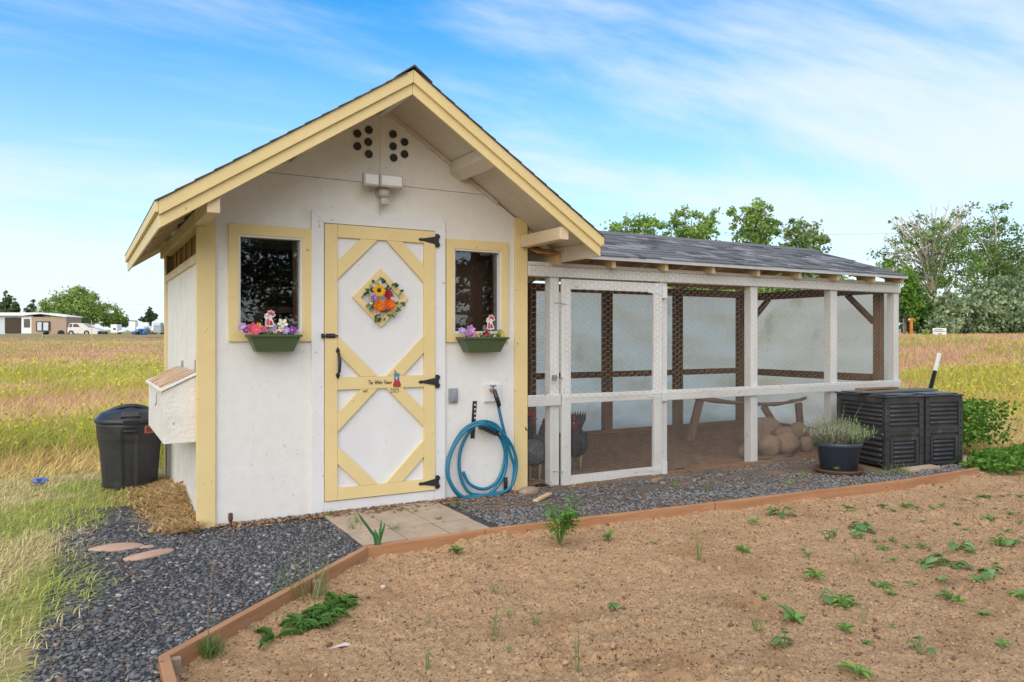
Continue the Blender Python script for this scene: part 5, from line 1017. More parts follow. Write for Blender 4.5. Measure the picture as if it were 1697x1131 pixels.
# grass in the paving joints and gravel
for k, (x, y, h) in enumerate(((545, 855, .05), (583, 878, .07), (655, 878, .06), (750, 838, .05), (768, 842, .05), (727, 862, .05), (590, 868, .05), (690, 850, .04), (1480, 788, .10), (1500, 786, .11), (1462, 790, .07), (1170, 812, .06), (1120, 806, .05), (1330, 790, .05), (1310, 803, .06))):
    q = onZ(x, y, .012); weed('grass_tuft', tuft(Vector((0, 0, 0)), 22, h, h * 1.1, (.20, .27, .08), .004), q, 'little grass tuft sprouting between the pavers or at the gravel strip', 'grass tuft', 'tufts in the paving and gravel')
q = onZ(1390, 792, .0); weed('pot_side_weed', rosette(9, .05, .02, (.16, .28, .10), 1.6), Vector((q.x, q.y + .02, .06)), 'small green weed in front of the blue-black tub', 'weed', None)
# litter along the coop wall
def litter(name, n, gen, cols, L_, lift=.02):
    p = gen(n); a = rng.uniform(0, 2 * PI, n); l_ = L_ * rng.uniform(.4, 1.3, n); c = np.array(cols)[rng.integers(0, len(cols), n)] * rng.uniform(.6, 1.25, (n, 1))
    me = blade_mesh(name, p, rng.uniform(-.3, 1, n) * lift, np.full(n, .005), np.stack([np.cos(a) * l_, np.sin(a) * l_], 1), c); return tag(link(name, me, 'leaf'), kind='stuff')
def pile(n):
    y = rng.uniform(-.12, 1.9, n); x = -np.abs(rng.normal(0, .10 + .05 * np.clip(y, 0, 1), n)) - .015; h = .15 * np.exp(-((y - .75) / .5) ** 2) + .03
    return np.stack([x, y, h * np.exp(-np.abs(x) / .12) * rng.uniform(.5, 1, n) + .01], 1)
m = MB(); blob(m, (-.04, .75, .0), (.10, .5, .045), 8, 24, 12, .1); tag(m.build('leaf_litter_heap', 'straw_heap', smooth=True), kind='stuff')
litter('straw_litter', 9000, pile, [(.70, .53, .25), (.78, .62, .32), (.38, .22, .10), (.56, .38, .17)], .11, .045)
n = 1200; pp_ = pile(n); tag(link('dead_leaves', leaf_mesh('dead_leaves', pp_ + [0, 0, .012], .045, np.array([(.40, .23, .10), (.26, .14, .06), (.50, .33, .16)])[rng.integers(0, 3, n)], 0, .6), 'leaf'), kind='stuff')
def thin(n):
    x = rng.uniform(-.9, 1.9, n); y = rng.uniform(-2.6, .3, n); k = ~in_bed(x, y) & ~((x > -.02) & (y > -.01)) & ((rng.uniform(0, 1, n) < .35) | (x < -.35) | (y > -.25)); x, y = x[k], y[k]
    return np.stack([x, y, gravel_z(x, y) + .012], 1)
_g = thin(1900); litter('straw_bits', len(_g), lambda n: _g, [(.44, .36, .20), (.40, .38, .22), (.32, .22, .12)], .07, .012)
def bark_chips(n):
    x = rng.uniform(.1, 7, n); y = -np.abs(rng.normal(0, .10, n)) - .02; x2 = rng.uniform(.1, 2.5, n); x = np.where(rng.uniform(0, 1, n) < .6, x2, x); return np.stack([x, y, np.full(n, .022)], 1)
n = 1500; q = bark_chips(n); stones('bark_chips', q, rng.gamma(3, .0026, n) + .003, np.array([(.26, .15, .08), (.17, .10, .06), (.34, .22, .13)])[rng.integers(0, 3, n)], .3)
_s = np.stack([EL[0][0] + 7.0 * rng.uniform(0, 1, 700), rng.uniform(-4.2, -1., 700)], 1); _s = _s[in_bed(_s[:, 0], _s[:, 1] + .06)]; _s = np.concatenate([_s, (soil_z(_s[:, 0], _s[:, 1]) + .004)[:, None]], 1); litter('soil_twigs', len(_s), lambda n: _s, [(.45, .35, .22), (.20, .13, .08)], .06, .008)
# ================================================================ FIELD GRASS
def field_points(n, r0, r1, a0, a1):
    r = np.exp(rng.uniform(math.log(r0), math.log(r1), n)); a = rng.uniform(a0, a1, n)      # angle from the camera axis, right positive
    d = FW[None] * np.cos(a)[:, None] + RT[None] * np.sin(a)[:, None]; p = CAM + d * r[:, None]; return p[:, 0], p[:, 1], r
def lawn_limit(x, y):
    yard = (x > -.55) & (x < 7.75) & (y > -9) & (y < 2.55)                                # coop, run, beds
    return yard
def field():
    A0, A1 = math.radians(-44), math.radians(44)
    x, y, r = field_points(600000, 5.2, 92, A0, A1); left = x < 1
    k = ~lawn_limit(x, y); k &= ~(left & (y < 2.75 + .5 * (fbm(x * .9, y * .9, 2, 77) - .45))); k &= ~((x > 7.) & (y < -1.3 - .12 * (x - 7))); k &= ~((x > 7.) & (x < 9.5) & (y < -.9) & (rng.uniform(0, 1, len(x)) < .7))
    x, y, r = x[k], y[k], r[k]; n = len(x); z = terrain(x, y)
    pa = fbm(x * .11 + 3, y * .16, 3, 90); pb_ = fbm(x * .33, y * .4 + 5, 3, 91); pc_ = fbm(x * .8, y * .8, 2, 92); u = rng.uniform(0, 1, n)
    straw = np.array([.76, .57, .26]); pink = np.array([.74, .38, .30]); green = np.array([.38, .48, .06]); yel = np.array([.76, .66, .10]); rust = np.array([.66, .36, .14])
    c = np.tile(straw, (n, 1)); far = sm(11, 18, r)
    wp = np.maximum(far * sm(.33, .43, pa), .85 * sm(26, 45, r)); gp_ = sm(.36, .45, pb_) * (1 - .4 * sm(20, 40, r)); rightnear = (x > 7) & (r < 18)
    c = np.where((u < .82 * wp)[:, None], pink, c); u2 = rng.uniform(0, 1, n); c = np.where((u2 < .72 * gp_ * (1 - .55 * rightnear))[:, None], green, c); u3 = rng.uniform(0, 1, n); band = sm(10, 13, r) * (1 - sm(20, 30, r))
    c = np.where((u3 < (.12 + .34 * band * sm(.40, .55, pb_ + .06)))[:, None], yel, c); c = np.where((rng.uniform(0, 1, n) < .10)[:, None], rust, c)
    c = c * rng.uniform(.72, 1.25, (n, 1)) * (.85 + .35 * pc_)[:, None]
    h = (.14 + .22 * pb_ + .10 * pc_) * rng.uniform(.5, 1.3, n) * (1 - .35 * rightnear); w_ = np.clip(.0015 * r ** .82, .005, .08)
    h = h * (1 - .55 * sm(18, 60, r))
    h = h * np.where(x < 1, .35 + .65 * sm(0, 1.3, y - 2.75), 1.)
    ln = rng.normal(0, .30, (n, 2)) * h[:, None] * 1.9 + np.array([.05, .02]); base = c * .9
    kn = r < 17
    o = link('field_grass', blade_mesh('field_grass', np.stack([x, y, z - .01], 1)[kn], h[kn], w_[kn], ln[kn], base[kn], c[kn], 2), 'leaf'); tag(o, kind='stuff')
    o = link('far_field_grass', blade_mesh('far_field_grass', np.stack([x, y, z - .02], 1)[~kn], h[~kn], w_[~kn], ln[~kn], base[~kn], c[~kn], 1), 'leaf'); tag(o, kind='stuff')
    # flowering weeds: small heads above the grass
    x, y, r = field_points(26000, 7, 34, A0, A1); k = ~lawn_limit(x, y) & ~((x < 1) & (y < 3.2)) & ~((x > 7) & (y < .6)) & (fbm(x * .33, y * .4 + 5, 3, 91) > .44); x, y, r = x[k], y[k], r[k]; z = terrain(x, y)
    n = len(x); tag(link('field_flowers', leaf_mesh('field_flowers', np.stack([x, y, z + rng.uniform(.18, .42, n)], 1), .018 + .0022 * r, np.array([.62, .56, .07]) * rng.uniform(.6, 1.2, (n, 1)), 0, .8), 'leaf'), kind='stuff')
field()
def mown():
    n = 90000; x = rng.uniform(-3.6, .2, n); y = rng.uniform(-4.2, 3.6, n); g = gravel_left(y)
    k = (x < g + .10 * rng.normal(0, 1, n)) & (x > -3.6) & ~((x > -.02) & (y > -.05)); k |= (x < -.03) & (y > .9) & (y < 3.4) & (x > -3.5); k &= np.hypot(x - tcn.x, y - tcn.y) > .22
    k &= ~((x > -.55) & (y < .9) & (rng.uniform(0, 1, n) < .75)); k &= ~((x > 0) & (y < 2.3)); x, y = x[k], y[k]; n = len(x); z = np.maximum(terrain(x, y), -.012) + .004
    t = fbm(x * 1.6, y * 1.6, 3, 101); u = rng.uniform(0, 1, n); c = np.where((u < sm(.38, .56, t))[:, None], np.array([.42, .48, .10]), np.array([.72, .60, .30])); c = np.where((rng.uniform(0, 1, n) < .18)[:, None], np.array([.58, .56, .24]), c) * rng.uniform(.7, 1.25, (n, 1))
    lay = rng.uniform(0, 1, n) < .72; h = np.where(lay, rng.uniform(.004, .025, n), rng.uniform(.02, .06, n)); a = rng.normal(.5, .9, n); l_ = np.where(lay, rng.uniform(.05, .16, n), rng.uniform(.01, .04, n))
    tag(link('mown_grass', blade_mesh('mown_grass', np.stack([x, y, z], 1), h, np.full(n, .006), np.stack([np.cos(a) * l_, np.sin(a) * l_], 1), c * .9, c), 'leaf'), kind='stuff')
    # weedy green growth around the compost bins and edging end
    n = 24000; x = rng.uniform(6.6, 9.6, n); y = rng.uniform(-1.75, .7, n); d = np.abs(y + 1.28 - .0 * x) ; k = ((y > -1.62) & (y < -1.0) & (x > 6.75) & (d < .30 + .2 * (fbm(x * 2, y * 2, 2, 7) - .45))) | ((x > 7.1) & (x < 8.1) & (y > -1.2) & (y < .4)); k &= ~((x < 7.12) & (y > -1.16)); x, y = x[k], y[k]; n = len(x); z = terrain(x, y) + .0
    tall = np.where((x < 8.1) & (y > -1.05), .55, .13) * rng.uniform(.3, 1.1, n); P = np.stack([x, y, np.maximum(z, -.03) + tall], 1)
    tag(link('weed_growth', leaf_mesh('weed_growth', P, rng.uniform(.03, .07, n), np.array([.10, .215, .03]) * rng.uniform(.6, 1.45, (n, 1)), .15, .6), 'leaf'), kind='stuff')
mown()
# ================================================================ TREES
def tree(name, label, px, D, ytop, blobs, nleaf, ls, cols, tr=.18, dead=0, bark='bark', group=None, cat='tree', base=None, hgt=None, upright=0., dens=.55, loc=None):
    """blobs: (dx, y, rx, ry) in photo pixels round the trunk position at distance D; world-sized from it"""
    b = Vector(loc) if loc is not None else at(px, D); root = thing(name, label, cat, b, group); k = D / F; R3 = Vector((RT[0], RT[1], 0)); F3 = Vector((FW[0], FW[1], 0))
    tm_ = MB(); B = []
    for (dx, y, rx, ry) in blobs:
        c = b + R3 * (dx * k) + F3 * random.uniform(-.5, .5) * rx * k; c.z = H + (HY - y) * k; B.append((c, rx * k, ry * k))
    top = max(c.z + .4 * r for c, _, r in B); hh = top - b.z
    sp = [b + Vector((random.gauss(0, .012) * hh, random.gauss(0, .012) * hh, hh * f)) for f in (0, .15, .3, .5, .7, .92)]; sp[0] = b - Vector((0, 0, .2))
    tm_.tube(sp, [tr * 1.25, tr, tr * .85, tr * .6, tr * .38, tr * .1], 8); P = []; C = []; tot = sum(rx * rx * ry for _, rx, ry in B)
    for (c, rx, ry) in B:
        f = min(max((c.z - b.z) / hh - .35, .12), .7); i = f / .92; s0 = b.lerp(sp[-1], f); s1 = s0.lerp(c, .5) + Vector((0, 0, .08 * hh * random.random()))
        tm_.tube([s0, s1, c], [tr * .45, tr * .28, tr * .12], 6); n = max(60, int(nleaf * rx * rx * ry / tot)); ncl = max(7, int(n / 34))
        d = rng.normal(0, 1, (ncl, 3)); d /= np.linalg.norm(d, axis=1)[:, None]; rad = rng.uniform(.15, 1, ncl) ** dens; cc = np.array(c) + d * rad[:, None] * np.array([rx, rx, ry])
        for q in cc[:: max(1, ncl // 14)]:
            q = Vector(q); mq = c.lerp(q, .55) + Vector((0, 0, -.06 * ry)); tm_.tube([c, mq, q], [tr * .13, tr * .08, tr * .03], 4)
        per = n // ncl; sg = .17 * (rx * rx * ry) ** (1 / 3) * rng.uniform(.6, 1.35, ncl); pts = cc[:, None, :] + rng.normal(0, 1, (ncl, per, 3)) * sg[:, None, None] * np.array([1, 1, .75]); t = np.clip(rng.normal(.5, .33, ncl), 0, 1)
        col = np.array(cols[0])[None] * (1 - t[:, None]) + np.array(cols[1])[None] * t[:, None]; col = np.repeat(col, per, 0) * rng.uniform(.7, 1.3, (ncl * per, 1)); P.append(pts.reshape(-1, 3)); C.append(col)
    for _ in range(dead):
        c, rx, ry = random.choice(B); a = random.uniform(0, 6.3); s0 = Vector(sp[random.choice((2, 3, 4))]); e = c + Vector((math.cos(a) * rx * random.uniform(.2, .9), math.sin(a) * rx * random.uniform(.2, .9), ry * random.uniform(.4, 1.45))); mdl = s0.lerp(e, .5) + Vector((random.gauss(0, .25), random.gauss(0, .25), random.gauss(0, .2)))
        tm_.tube([s0, mdl, e], [tr * .30, tr * .19, tr * .05], 5)
        for _k in range(4):
            g = mdl.lerp(e, random.uniform(.2, .9)); dlt = Vector((random.gauss(0, .5), random.gauss(0, .5), random.uniform(.1, .9))) * .3 * rx; tm_.tube([g, g + dlt * .5 + Vector((0, 0, .05)), g + dlt], [tr * .09, tr * .06, tr * .025], 4)
    tm_.build('trunk', bark, root, True); P = np.concatenate(P); C = np.concatenate(C)
    link('crown', leaf_mesh('crown', P, ls * rng.uniform(.6, 1.3, len(P)), C, upright), 'leaf', root); return root
G1 = ((.11, .20, .05), (.26, .38, .10)); G2 = ((.075, .14, .045), (.18, .28, .08)); JN = ((.18, .25, .13), (.38, .46, .25)); LG = ((.17, .27, .06), (.34, .44, .12))
# cottonwoods behind the run
for (px, bl, lab) in ((1060, [(-25, 385, 26, 26), (10, 378, 30, 24), (-8, 415, 45, 25), (0, 480, 60, 50)], 'leafy cottonwood rising behind the run roof next to the coop eave'), (1140, [(-22, 378, 22, 22), (-8, 352, 16, 16), (20, 372, 24, 24), (2, 400, 44, 22), (42, 360, 12, 14), (0, 480, 60, 50)], 'leafy cottonwood with forked top behind the middle of the run roof'),
                      (1248, [(-24, 362, 22, 22), (6, 352, 26, 20), (30, 372, 16, 22), (4, 392, 32, 26), (0, 480, 60, 50)], 'tallest rounded cottonwood standing behind the run roof'), (1332, [(-24, 378, 22, 18), (4, 385, 24, 20), (30, 396, 20, 16), (0, 410, 42, 18), (0, 480, 60, 50)], 'low spreading cottonwood behind the far end of the run roof')):
    tree('cottonwood_tree', lab, px, 46, 340, bl, 12000, .22, ((.15, .27, .06), (.34, .48, .12)) if px != 1332 else ((.12, .20, .06), (.28, .37, .13)), .20, 5, 'bark', 'cottonwoods behind the run')
tree('half_dead_tree', 'tall half-dead tree with bare grey limbs above the white sign', 1545, 52, 330, [(-55, 420, 34, 36), (-70, 450, 26, 24), (-20, 385, 32, 30), (15, 410, 40, 42), (45, 375, 36, 30), (-10, 460, 44, 30), (40, 450, 40, 36), (-60, 375, 16, 14), (60, 345, 14, 12)], 6800, .21, G1, .26, 46, 'bark_pale')
tree('dark_tree', 'dense dark green tree with bare spikes right of the half-dead one', 1650, 56, 330, [(0, 400, 40, 44), (-25, 440, 42, 36), (30, 440, 44, 46), (5, 360, 24, 22), (60, 470, 36, 40), (-5, 470, 52, 30), (85, 430, 30, 50)], 10500, .22, ((.09, .17, .05), (.22, .33, .09)), .24, 14, 'bark_pale')
for (px, D, bl, n, cl, lab, up) in ((1520, 44, [(0, 512, 34, 36), (-22, 530, 26, 24), (18, 530, 30, 22), (-5, 486, 20, 18)], 5200, ((.05, .12, .03), (.15, .26, .06)), 'bright green bush beside the orange post', 0.), (1570, 42, [(0, 522, 22, 34), (12, 500, 14, 28), (-6, 540, 24, 16)], 4200, JN, 'narrow blue-green juniper behind the white sign', .6),
                                (1635, 43, [(0, 505, 34, 44), (-15, 530, 40, 28), (20, 480, 20, 28), (25, 530, 36, 26)], 6800, JN, 'broad grey-green juniper along the far edge of the field', .6), (1705, 42, [(0, 500, 36, 44), (-25, 528, 34, 28), (20, 530, 36, 28)], 6000, JN, 'grey-green juniper at the far end of the juniper row', .6), (1500, 43, [(0, 470, 16, 22), (4, 500, 18, 30)], 2600, ((.10, .22, .03), (.22, .36, .06)), 'lime green sapling peeking past the end of the run', 0.), (1545, 39, [(-4, 556, 16, 9)], 900, LG, 'tiny bright bush at the foot of the white sign', .2),
                                (1601, 44, [(0, 545, 26, 12)], 1600, ((.14, .19, .06), (.26, .32, .10)), 'low yellow-green shrub between the junipers', .3)):
    tree('shrub' if up < .5 else 'juniper_shrub', lab, px, D, 0, bl, n, .20 if up < .5 else .24, cl, .07, 0, 'bark', None, 'shrub', upright=up)
# left background
tree('willow_tree', 'wide light green willow behind the pickup truck', 125, 112, 478, [(-30, 512, 28, 26), (0, 500, 26, 26), (18, 515, 34, 24), (45, 522, 26, 18), (-8, 532, 44, 16), (-45, 530, 20, 18), (25, 495, 16, 14)], 16000, .36, LG, .4, 8, 'bark_grey'); tree('round_tree', 'small round green tree beyond the scrap heaps', 198, 118, 520, [(-4, 530, 14, 10), (8, 534, 12, 8), (-12, 536, 12, 8)], 3500, .36, ((.12, .22, .04), (.24, .36, .08)), .25)
for px, yt, wd, lab in ((8, 480, 13, 'tall dark conifer behind the pale trailer roof'), (26, 492, 11, 'shorter conifer between trees behind the trailer'), (53, 496, 13, 'pointed conifer behind the tan trailer wall')):
    tree('conifer_tree', lab, px, 116, yt, [(0, yt + 8, wd * .35, 9), (0, yt + 18, wd * .6, 9), (-2, yt + 30, wd * .85, 10), (2, yt + 42, wd, 10)], 4200, .34, ((.08, .12, .05), (.18, .24, .09)), .22, 0, 'bark')
tree('pine_tree', 'lone open pine standing beyond the scrap heaps', 250, 118, 508, [(0, 512, 4, 4), (-1, 518, 8, 4), (2, 524, 10, 4), (-3, 530, 13, 4)], 2200, .32, ((.05, .08, .04), (.11, .15, .07)), .25, 3, 'bark')
for k, (px, D, lab) in enumerate(((285, 130, 'low shrub mass far behind the scrap heaps'),)):
    tree('far_shrub', lab, px, D, 0, [(0, 548, 22, 7), (-25, 550, 18, 5)], 900, .6, ((.10, .13, .05), (.2, .22, .1)), .1, 0, 'bark', None, 'shrub')
# big trees behind the photographer, seen mirrored in the window panes
def pine_behind(x, y, h, r, lab, seed):
    b = Vector((x, y, float(terrain(x, y)))); root = thing('pine_tree', lab, 'tree', b); m = MB(); m.tube([b - Vector((0, 0, .2)), b + Vector((.05, 0, h * .4)), b + Vector((0, .1, h * .75)), b + Vector((0, 0, h))], [.24, .19, .11, .02], 9); P = []; C = []; rs_ = random.Random(seed)
    for k in range(64):
        f = .14 + .86 * k / 64; z = h * f; L_ = r * (1.12 - f) * rs_.uniform(.6, 1.15) * (1 if f > .26 else .75); a = rs_.uniform(0, 6.3); s0 = b + Vector((0, 0, z)); e = s0 + Vector((math.cos(a) * L_, math.sin(a) * L_, -.12 * L_ + rs_.uniform(-.1, .25))); m.tube([s0, s0.lerp(e, .5) + Vector((0, 0, .1)), e], [.05 * (1.2 - f), .03 * (1.2 - f) + .006, .008], 5)
        if f < .22 and rs_.random() < .6: continue
        n = 420; t = rng.uniform(.22, 1.05, n)[:, None]; P.append(np.array(s0) + (np.array(e) - np.array(s0)) * t + rng.normal(0, 1, (n, 3)) * np.array([.22, .22, .13]) * (1 + .3 * t)); C.append(np.array([.085, .08, .045]) * rng.uniform(.5, 1.7, (n, 1)))
    m.build('trunk', 'bark', root, True); P = np.concatenate(P); link('crown', leaf_mesh('crown', P, .20 * rng.uniform(.6, 1.3, len(P)), np.concatenate(C), 0, .35), 'leaf', root)
pine_behind(5.0, -15.0, 9.5, 3.6, 'big dark pine mirrored in the window left of the door', 1); pine_behind(1.9, -17.5, 10.5, 3.6, 'second dark pine mirrored in the window left of the door', 2); pine_behind(10.2, -16, 10, 3.8, 'dark pine mirrored in the window right of the door', 3)
# ================================================================ FAR THINGS, LEFT
def far_box(D, x0, x1, yt, yb_, dep):
    """eight corners helper: returns origin, right vector, back vector and z range for a box facing the camera"""
    k = D / F; p = at((x0 + x1) / 2, D); p.z = 0; return p, Vector((RT[0], RT[1], 0)), Vector((FW[0], FW[1], 0)), (x1 - x0) * k, H + (HY - yb_) * k, H + (HY - yt) * k, k
class Far:
    def __init__(s, D, x0): s.D = D; s.k = D / F; s.R = Vector((RT[0], RT[1], 0)); s.Fv = Vector((FW[0], FW[1], 0))
    def pt(s, px, py, d=0.):
        q = CAM + (RT * ((px - CX) / F) + FW) * s.D; return Vector((q[0], q[1], H + (HY - py) * s.k)) + s.Fv * d
    def box(s, m, x0, x1, yt, yb, d0, d1): return m.prism([s.pt(x0, yb, d0), s.pt(x1, yb, d0), s.pt(x1, yt, d0), s.pt(x0, yt, d0)], s.Fv * (d1 - d0))
f = Far(100, 0); tr_ = thing('mobile_home', 'pale low trailer home with white roof and tan end across the field', 'trailer', f.pt(40, 554))
f.box(MB(), -60, 54, 524, 554, 0, 3.2).build('wall', 'trailer_blue', tr_); f.box(MB(), 54.5, 112, 526, 554, -.3, 3.2).build('wall', 'trailer_tan', tr_)
MB().prism([f.pt(-62, 523.6, -.5), f.pt(42, 523.6, -.5), f.pt(55, 522, -.5), f.pt(70, 520.5, -.5), f.pt(113, 526, -.5), f.pt(113, 524.5, -.5), f.pt(72, 518.5, -.5), f.pt(-62, 518.5, -.5)], f.Fv * 4).build('roof', 'plain_white', tr_)
dr = f.box(MB(), 9, 35, 526.5, 553, -.12, -.02).build('door', 'dark_brown', tr_); dr2 = f.box(MB(), 37, 54.3, 526.5, 553, -.15, -.02).build('door', 'plain_white', tr_); f.box(MB(), 41, 51, 529, 543, -.2, -.155).build('pane', 'dark_glass', dr2)
wn_ = f.box(MB(), 63, 86, 533, 549, -.42, -.31).build('window', 'dark_brown', tr_); f.box(MB(), 65.5, 72.5, 534.5, 548, -.48, -.425).build('pane', 'trailer_blue', wn_); f.box(MB(), 75.5, 83.5, 535, 548, -.48, -.425).build('pane', 'trailer_blue', wn_)
tx = f.pt(104, 553, -.5); MB().tube([tx, tx + f.Fv * .3], .42, 14).build('wheel', 'tyre', tr_)
f = Far(98, 0); tk = thing('pickup_truck', 'old white extended-cab pickup truck parked beside the trailer', 'truck', f.pt(138, 556))
body = [(111.5, 543), (125, 542.5), (147, 543), (152, 544), (161, 546), (163.5, 549), (163.5, 553.5), (159, 554.5), (111.5, 553)]
cabp = [(112, 543), (114, 536.2), (118, 535.6), (134, 535.8), (139, 538.2), (144.5, 543)]
MB().prism([f.pt(x, y, 0) for x, y in body], f.Fv * 1.8).build('body', 'car_white', tk, bevel=.06); cb_ = MB().prism([f.pt(x, y, .12) for x, y in cabp], f.Fv * 1.55).build('cab', 'car_white', tk, bevel=.05)
MB().prism([f.pt(x, y, .10) for x, y in ((113.5, 542.6), (115, 537.2), (118.6, 537), (118.6, 542.6))], f.Fv * .015).build('window', 'dark_glass', cb_); MB().prism([f.pt(x, y, .10) for x, y in ((120.3, 542.8), (120.6, 537.3), (127, 537), (132.5, 542.8))], f.Fv * .015).build('window', 'dark_glass', cb_); MB().prism([f.pt(135, 536.8, .2), f.pt(144.6, 542.8, .2), f.pt(144.6, 542.8, 1.5), f.pt(135, 536.8, 1.5)], f.pt(145.3, 542, 0) - f.pt(144.6, 542.8, 0)).build('windscreen', 'steel_grey', cb_)
for px in (118, 143.5):
    for d in (-.02, 1.62):
        c = f.pt(px, 552.4, d); wh = MB().tube([c, c + f.Fv * .2], .36, 16).build('wheel', 'tyre', tk); MB().tube([c - f.Fv * .01, c + f.Fv * .21], .19, 12).build('rim', 'steel_grey', wh)
f.box(MB(), 161.5, 165, 549.5, 554, .0, 1.8).build('bumper', 'black_paint', tk); 
for d in (.12, 1.4): f.box(MB(), 163.2, 164.2, 546.8, 549, d, d + .3).build('headlight', 'lens', tk)
# scrap and stores round the yard
def junk(name, D, parts, label, cat, group='stores and scrap across the field'):
    f = Far(D, 0); root = thing(name, label, cat, f.pt(parts[0][1], parts[0][4]), group)
    for (nm, x0, x1, yt, yb, dd_, mm, kind) in parts:
        if kind == 'box': f.box(MB(), x0, x1, yt, yb, 0, dd_).build(nm, mm, root, bevel=.05)
        else:
            m = MB(); c = f.pt((x0 + x1) / 2, (yt + yb) / 2, dd_ / 2); blob(m, c, ((x1 - x0) / 2 * f.k, dd_ / 2, (yb - yt) / 2 * f.k), kind, 14, 9, .1); m.build(nm, mm, root, True)
junk('white_tank', 95, [('tank', 183, 194, 538, 552, 1.2, 'plain_white', 'box'), ('hatch', 187.5, 192, 544, 547, -.04, 'dark_brown', 'box')], 'white boxy tank with dark hatch right of the pickup', 'tank'); junk('white_cabinet', 97, [('cabinet', 213, 224, 533, 550, .8, 'plain_white', 'box'), ('lid', 214, 223, 531.5, 532.9, .8, 'dark_brown', 'box')], 'tall white cabinet among the scrap', 'cabinet')
junk('grey_refrigerator', 96, [('case', 254, 266.5, 535, 552, .8, 'steel_grey', 'box'), ('door', 254.5, 266, 535.5, 540, -.05, 'trailer_blue', 'box')], 'pale grey refrigerator case standing near the coop corner', 'refrigerator'); junk('blue_tarp_bundle', 92, [('bundle', 214, 226, 548.5, 556, 1.2, 'blue_tarp', 3)], 'smaller blue tarp bundle beside the black drum', 'tarp'); junk('blue_tarp_heap', 92, [('bundle', 228, 240, 548, 557, 1.4, 'blue_tarp', 5), ('top', 225, 234, 544.5, 550, 1., 'blue_tarp', 6)], 'larger bright blue tarp heap on the bare ground', 'tarp')
junk('black_drum', 91.5, [('drum', 224, 228.5, 550, 556.5, .6, 'black_paint', 'box'), ('rim', 223.8, 228.7, 549.3, 549.9, .6, 'steel_grey', 'box')], 'short black drum between two blue tarps', 'drum'); junk('white_bag_pile', 96, [('bag', 222, 236, 541, 549, 1.4, 'plain_white', 7), ('bag', 234, 248, 540, 549, 1.5, 'trailer_blue', 8), ('bag', 245, 254, 542, 551, 1.3, 'plain_white', 9)], 'pile of white sacks behind the blue tarps', 'sacks')
junk('feed_sack', 95.5, [('sack', 236, 243, 541, 547, 1., 'steel_grey', 4)], 'grey sack on the pile of white sacks', 'sack'); junk('white_tub', 94, [('hull', 191, 206, 547.5, 552.5, 1.2, 'plain_white', 11)], 'low white overturned tub on the dry grass', 'tub'); junk('scrap_heap', 94, [('tyre', 165, 176, 549, 556.5, .7, 'dark_brown', 13)], 'dark scrap heap just in front of the truck bumper', 'scrap'); junk('wheelbarrow', 80, [('tray', 68, 78, 549, 555, .7, 'black_paint', 15), ('leg', 69, 71, 554, 561, .2, 'steel_grey', 'box')], 'dark wheelbarrow in the grass before the trailer', 'wheelbarrow')
f = Far(84, 0); sg = thing('bare_earth_bank', 'dark low earth bank running toward the coop', 'earth bank', f.pt(230, 563)); m = MB()
for k in range(7): blob(m, f.pt(182 + k * 17, 563 + (k % 2), random.uniform(0, .8)), (1.1, .7, .26), k, 12, 7, .2)
m.build('heap', 'run_dirt', sg, True)
f = Far(75, 0); tag(MB().tube([f.pt(105, 567.2), f.pt(125, 566.6), f.pt(150, 566.4), f.pt(180, 567.2), f.pt(235, 567.2), f.pt(290, 567)], .05, 6).build('white_pipe', 'plain_white'), 'long thin white pipe lying across the field grass', 'pipe')
f = Far(76, 0); tag(MB().tube([f.pt(152, 569), f.pt(151.5, 540), f.pt(151.8, 532)], .035, 6).build('thin_post', 'fresh_wood'), 'thin wooden post standing before the pickup truck', 'post')
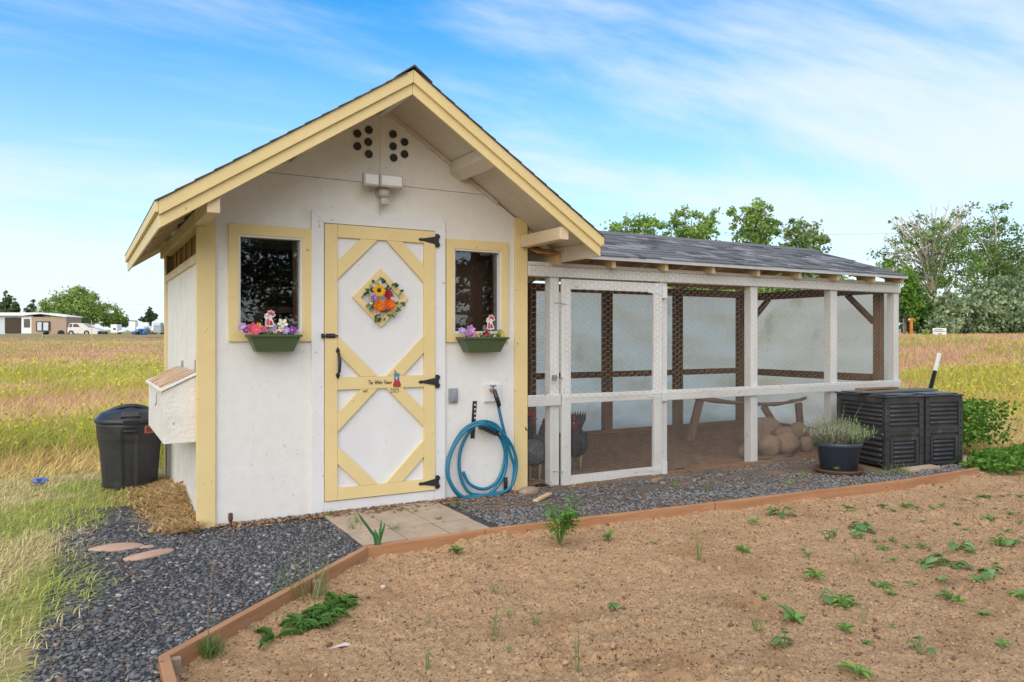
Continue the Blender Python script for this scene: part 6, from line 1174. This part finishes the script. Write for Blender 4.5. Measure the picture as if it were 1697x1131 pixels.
# far things, right
f = Far(40, 0); op = thing('orange_post', 'short orange marker post in front of the green bush', 'post', f.pt(1510, 553)); f.box(MB(), 1509, 1513, 530, 556, 0, .12).build('post', 'orange_paint', op, bevel=.01); f.box(MB(), 1507.5, 1514, 527, 531, -.02, .14).build('cap', 'orange_paint', op, bevel=.01); f.box(MB(), 1506, 1509, 529, 531, -.02, .05).build('lamp', 'plain_white', op)
f = Far(38.5, 0); sgn_ = thing('notice_sign', 'white notice sign with small dark lines of print by the bushes', 'sign', f.pt(1557, 556)); bd = f.box(MB(), 1546, 1568.5, 544.2, 555.2, 0, .02).build('board', 'plain_white', sgn_)
m = MB()
for (x0, x1, y) in ((1548, 1563, 547), (1547.5, 1567, 549.6), (1554.5, 1560.5, 553)):
    x = x0
    while x < x1: w_ = random.uniform(.7, 1.6); f.box(m, x, min(x + w_, x1), y - .7, y + .5, -.008, -.002); x += w_ + .45
m.build('print', 'ink', bd); 
for px in (1549, 1566): f.box(MB(), px - .5, px + .5, 555.3, 560, .0, .03).build('leg', 'galv', sgn_)
f = Far(40.5, 0)
for px in (1497, 1581): tag(f.box(MB(), px - .5, px + .5, 528, 558, 0, .03).build('thin_stake', 'galv'), 'thin grey fence stake %s' % ('left of the orange post' if px == 1497 else 'between the white sign and the junipers'), 'stake')
# power line behind the trees, on two poles
pA, pB = at(560, 88), at(1960, 88)
for p_, lab in ((pA, 'wooden utility pole hidden behind the coop'), (pB, 'wooden utility pole beyond the junipers')):
    po = thing('utility_pole', lab, 'utility pole', p_); MB().tube([p_ - Vector((0, 0, .3)), p_ + Vector((0, 0, 13.6))], [.16, .11], 10).build('pole', 'bark_grey', po, True); MB().bar(p_ + Vector((RT[0], RT[1], 0)) * -.2 + Vector((-FW[0] * 1.1, -FW[1] * 1.1, 12.9)), p_ + Vector((FW[0] * 1.1, FW[1] * 1.1, 12.9)), .1, .12).build('crossarm', 'bark_grey', po)
for k, (z0, z1, lab) in enumerate(((13.0, 13.0, 'upper power line sagging behind the trees'), (10.6, 10.9, 'lower power line sagging behind the trees'))):
    P = []
    for i in range(25): t = i / 24; q = pA.lerp(pB, t); P.append((q.x, q.y, q.z + z0 * (1 - t) + z1 * t - 4 * 1.3 * t * (1 - t)))
    tag(MB().tube(P, .016, 4).build('power_line', 'steel_grey'), lab, 'power line', 'overhead power lines')
pC, pD = at(-260, 140), at(420, 140)
tag(MB().tube([pC + Vector((0, 0, 6)), pC.lerp(pD, .5) + Vector((0, 0, 5.2)), pD + Vector((0, 0, 6))], .02, 4).build('power_line', 'steel_grey'), 'single thin power line over the far left field', 'power line', 'overhead power lines')
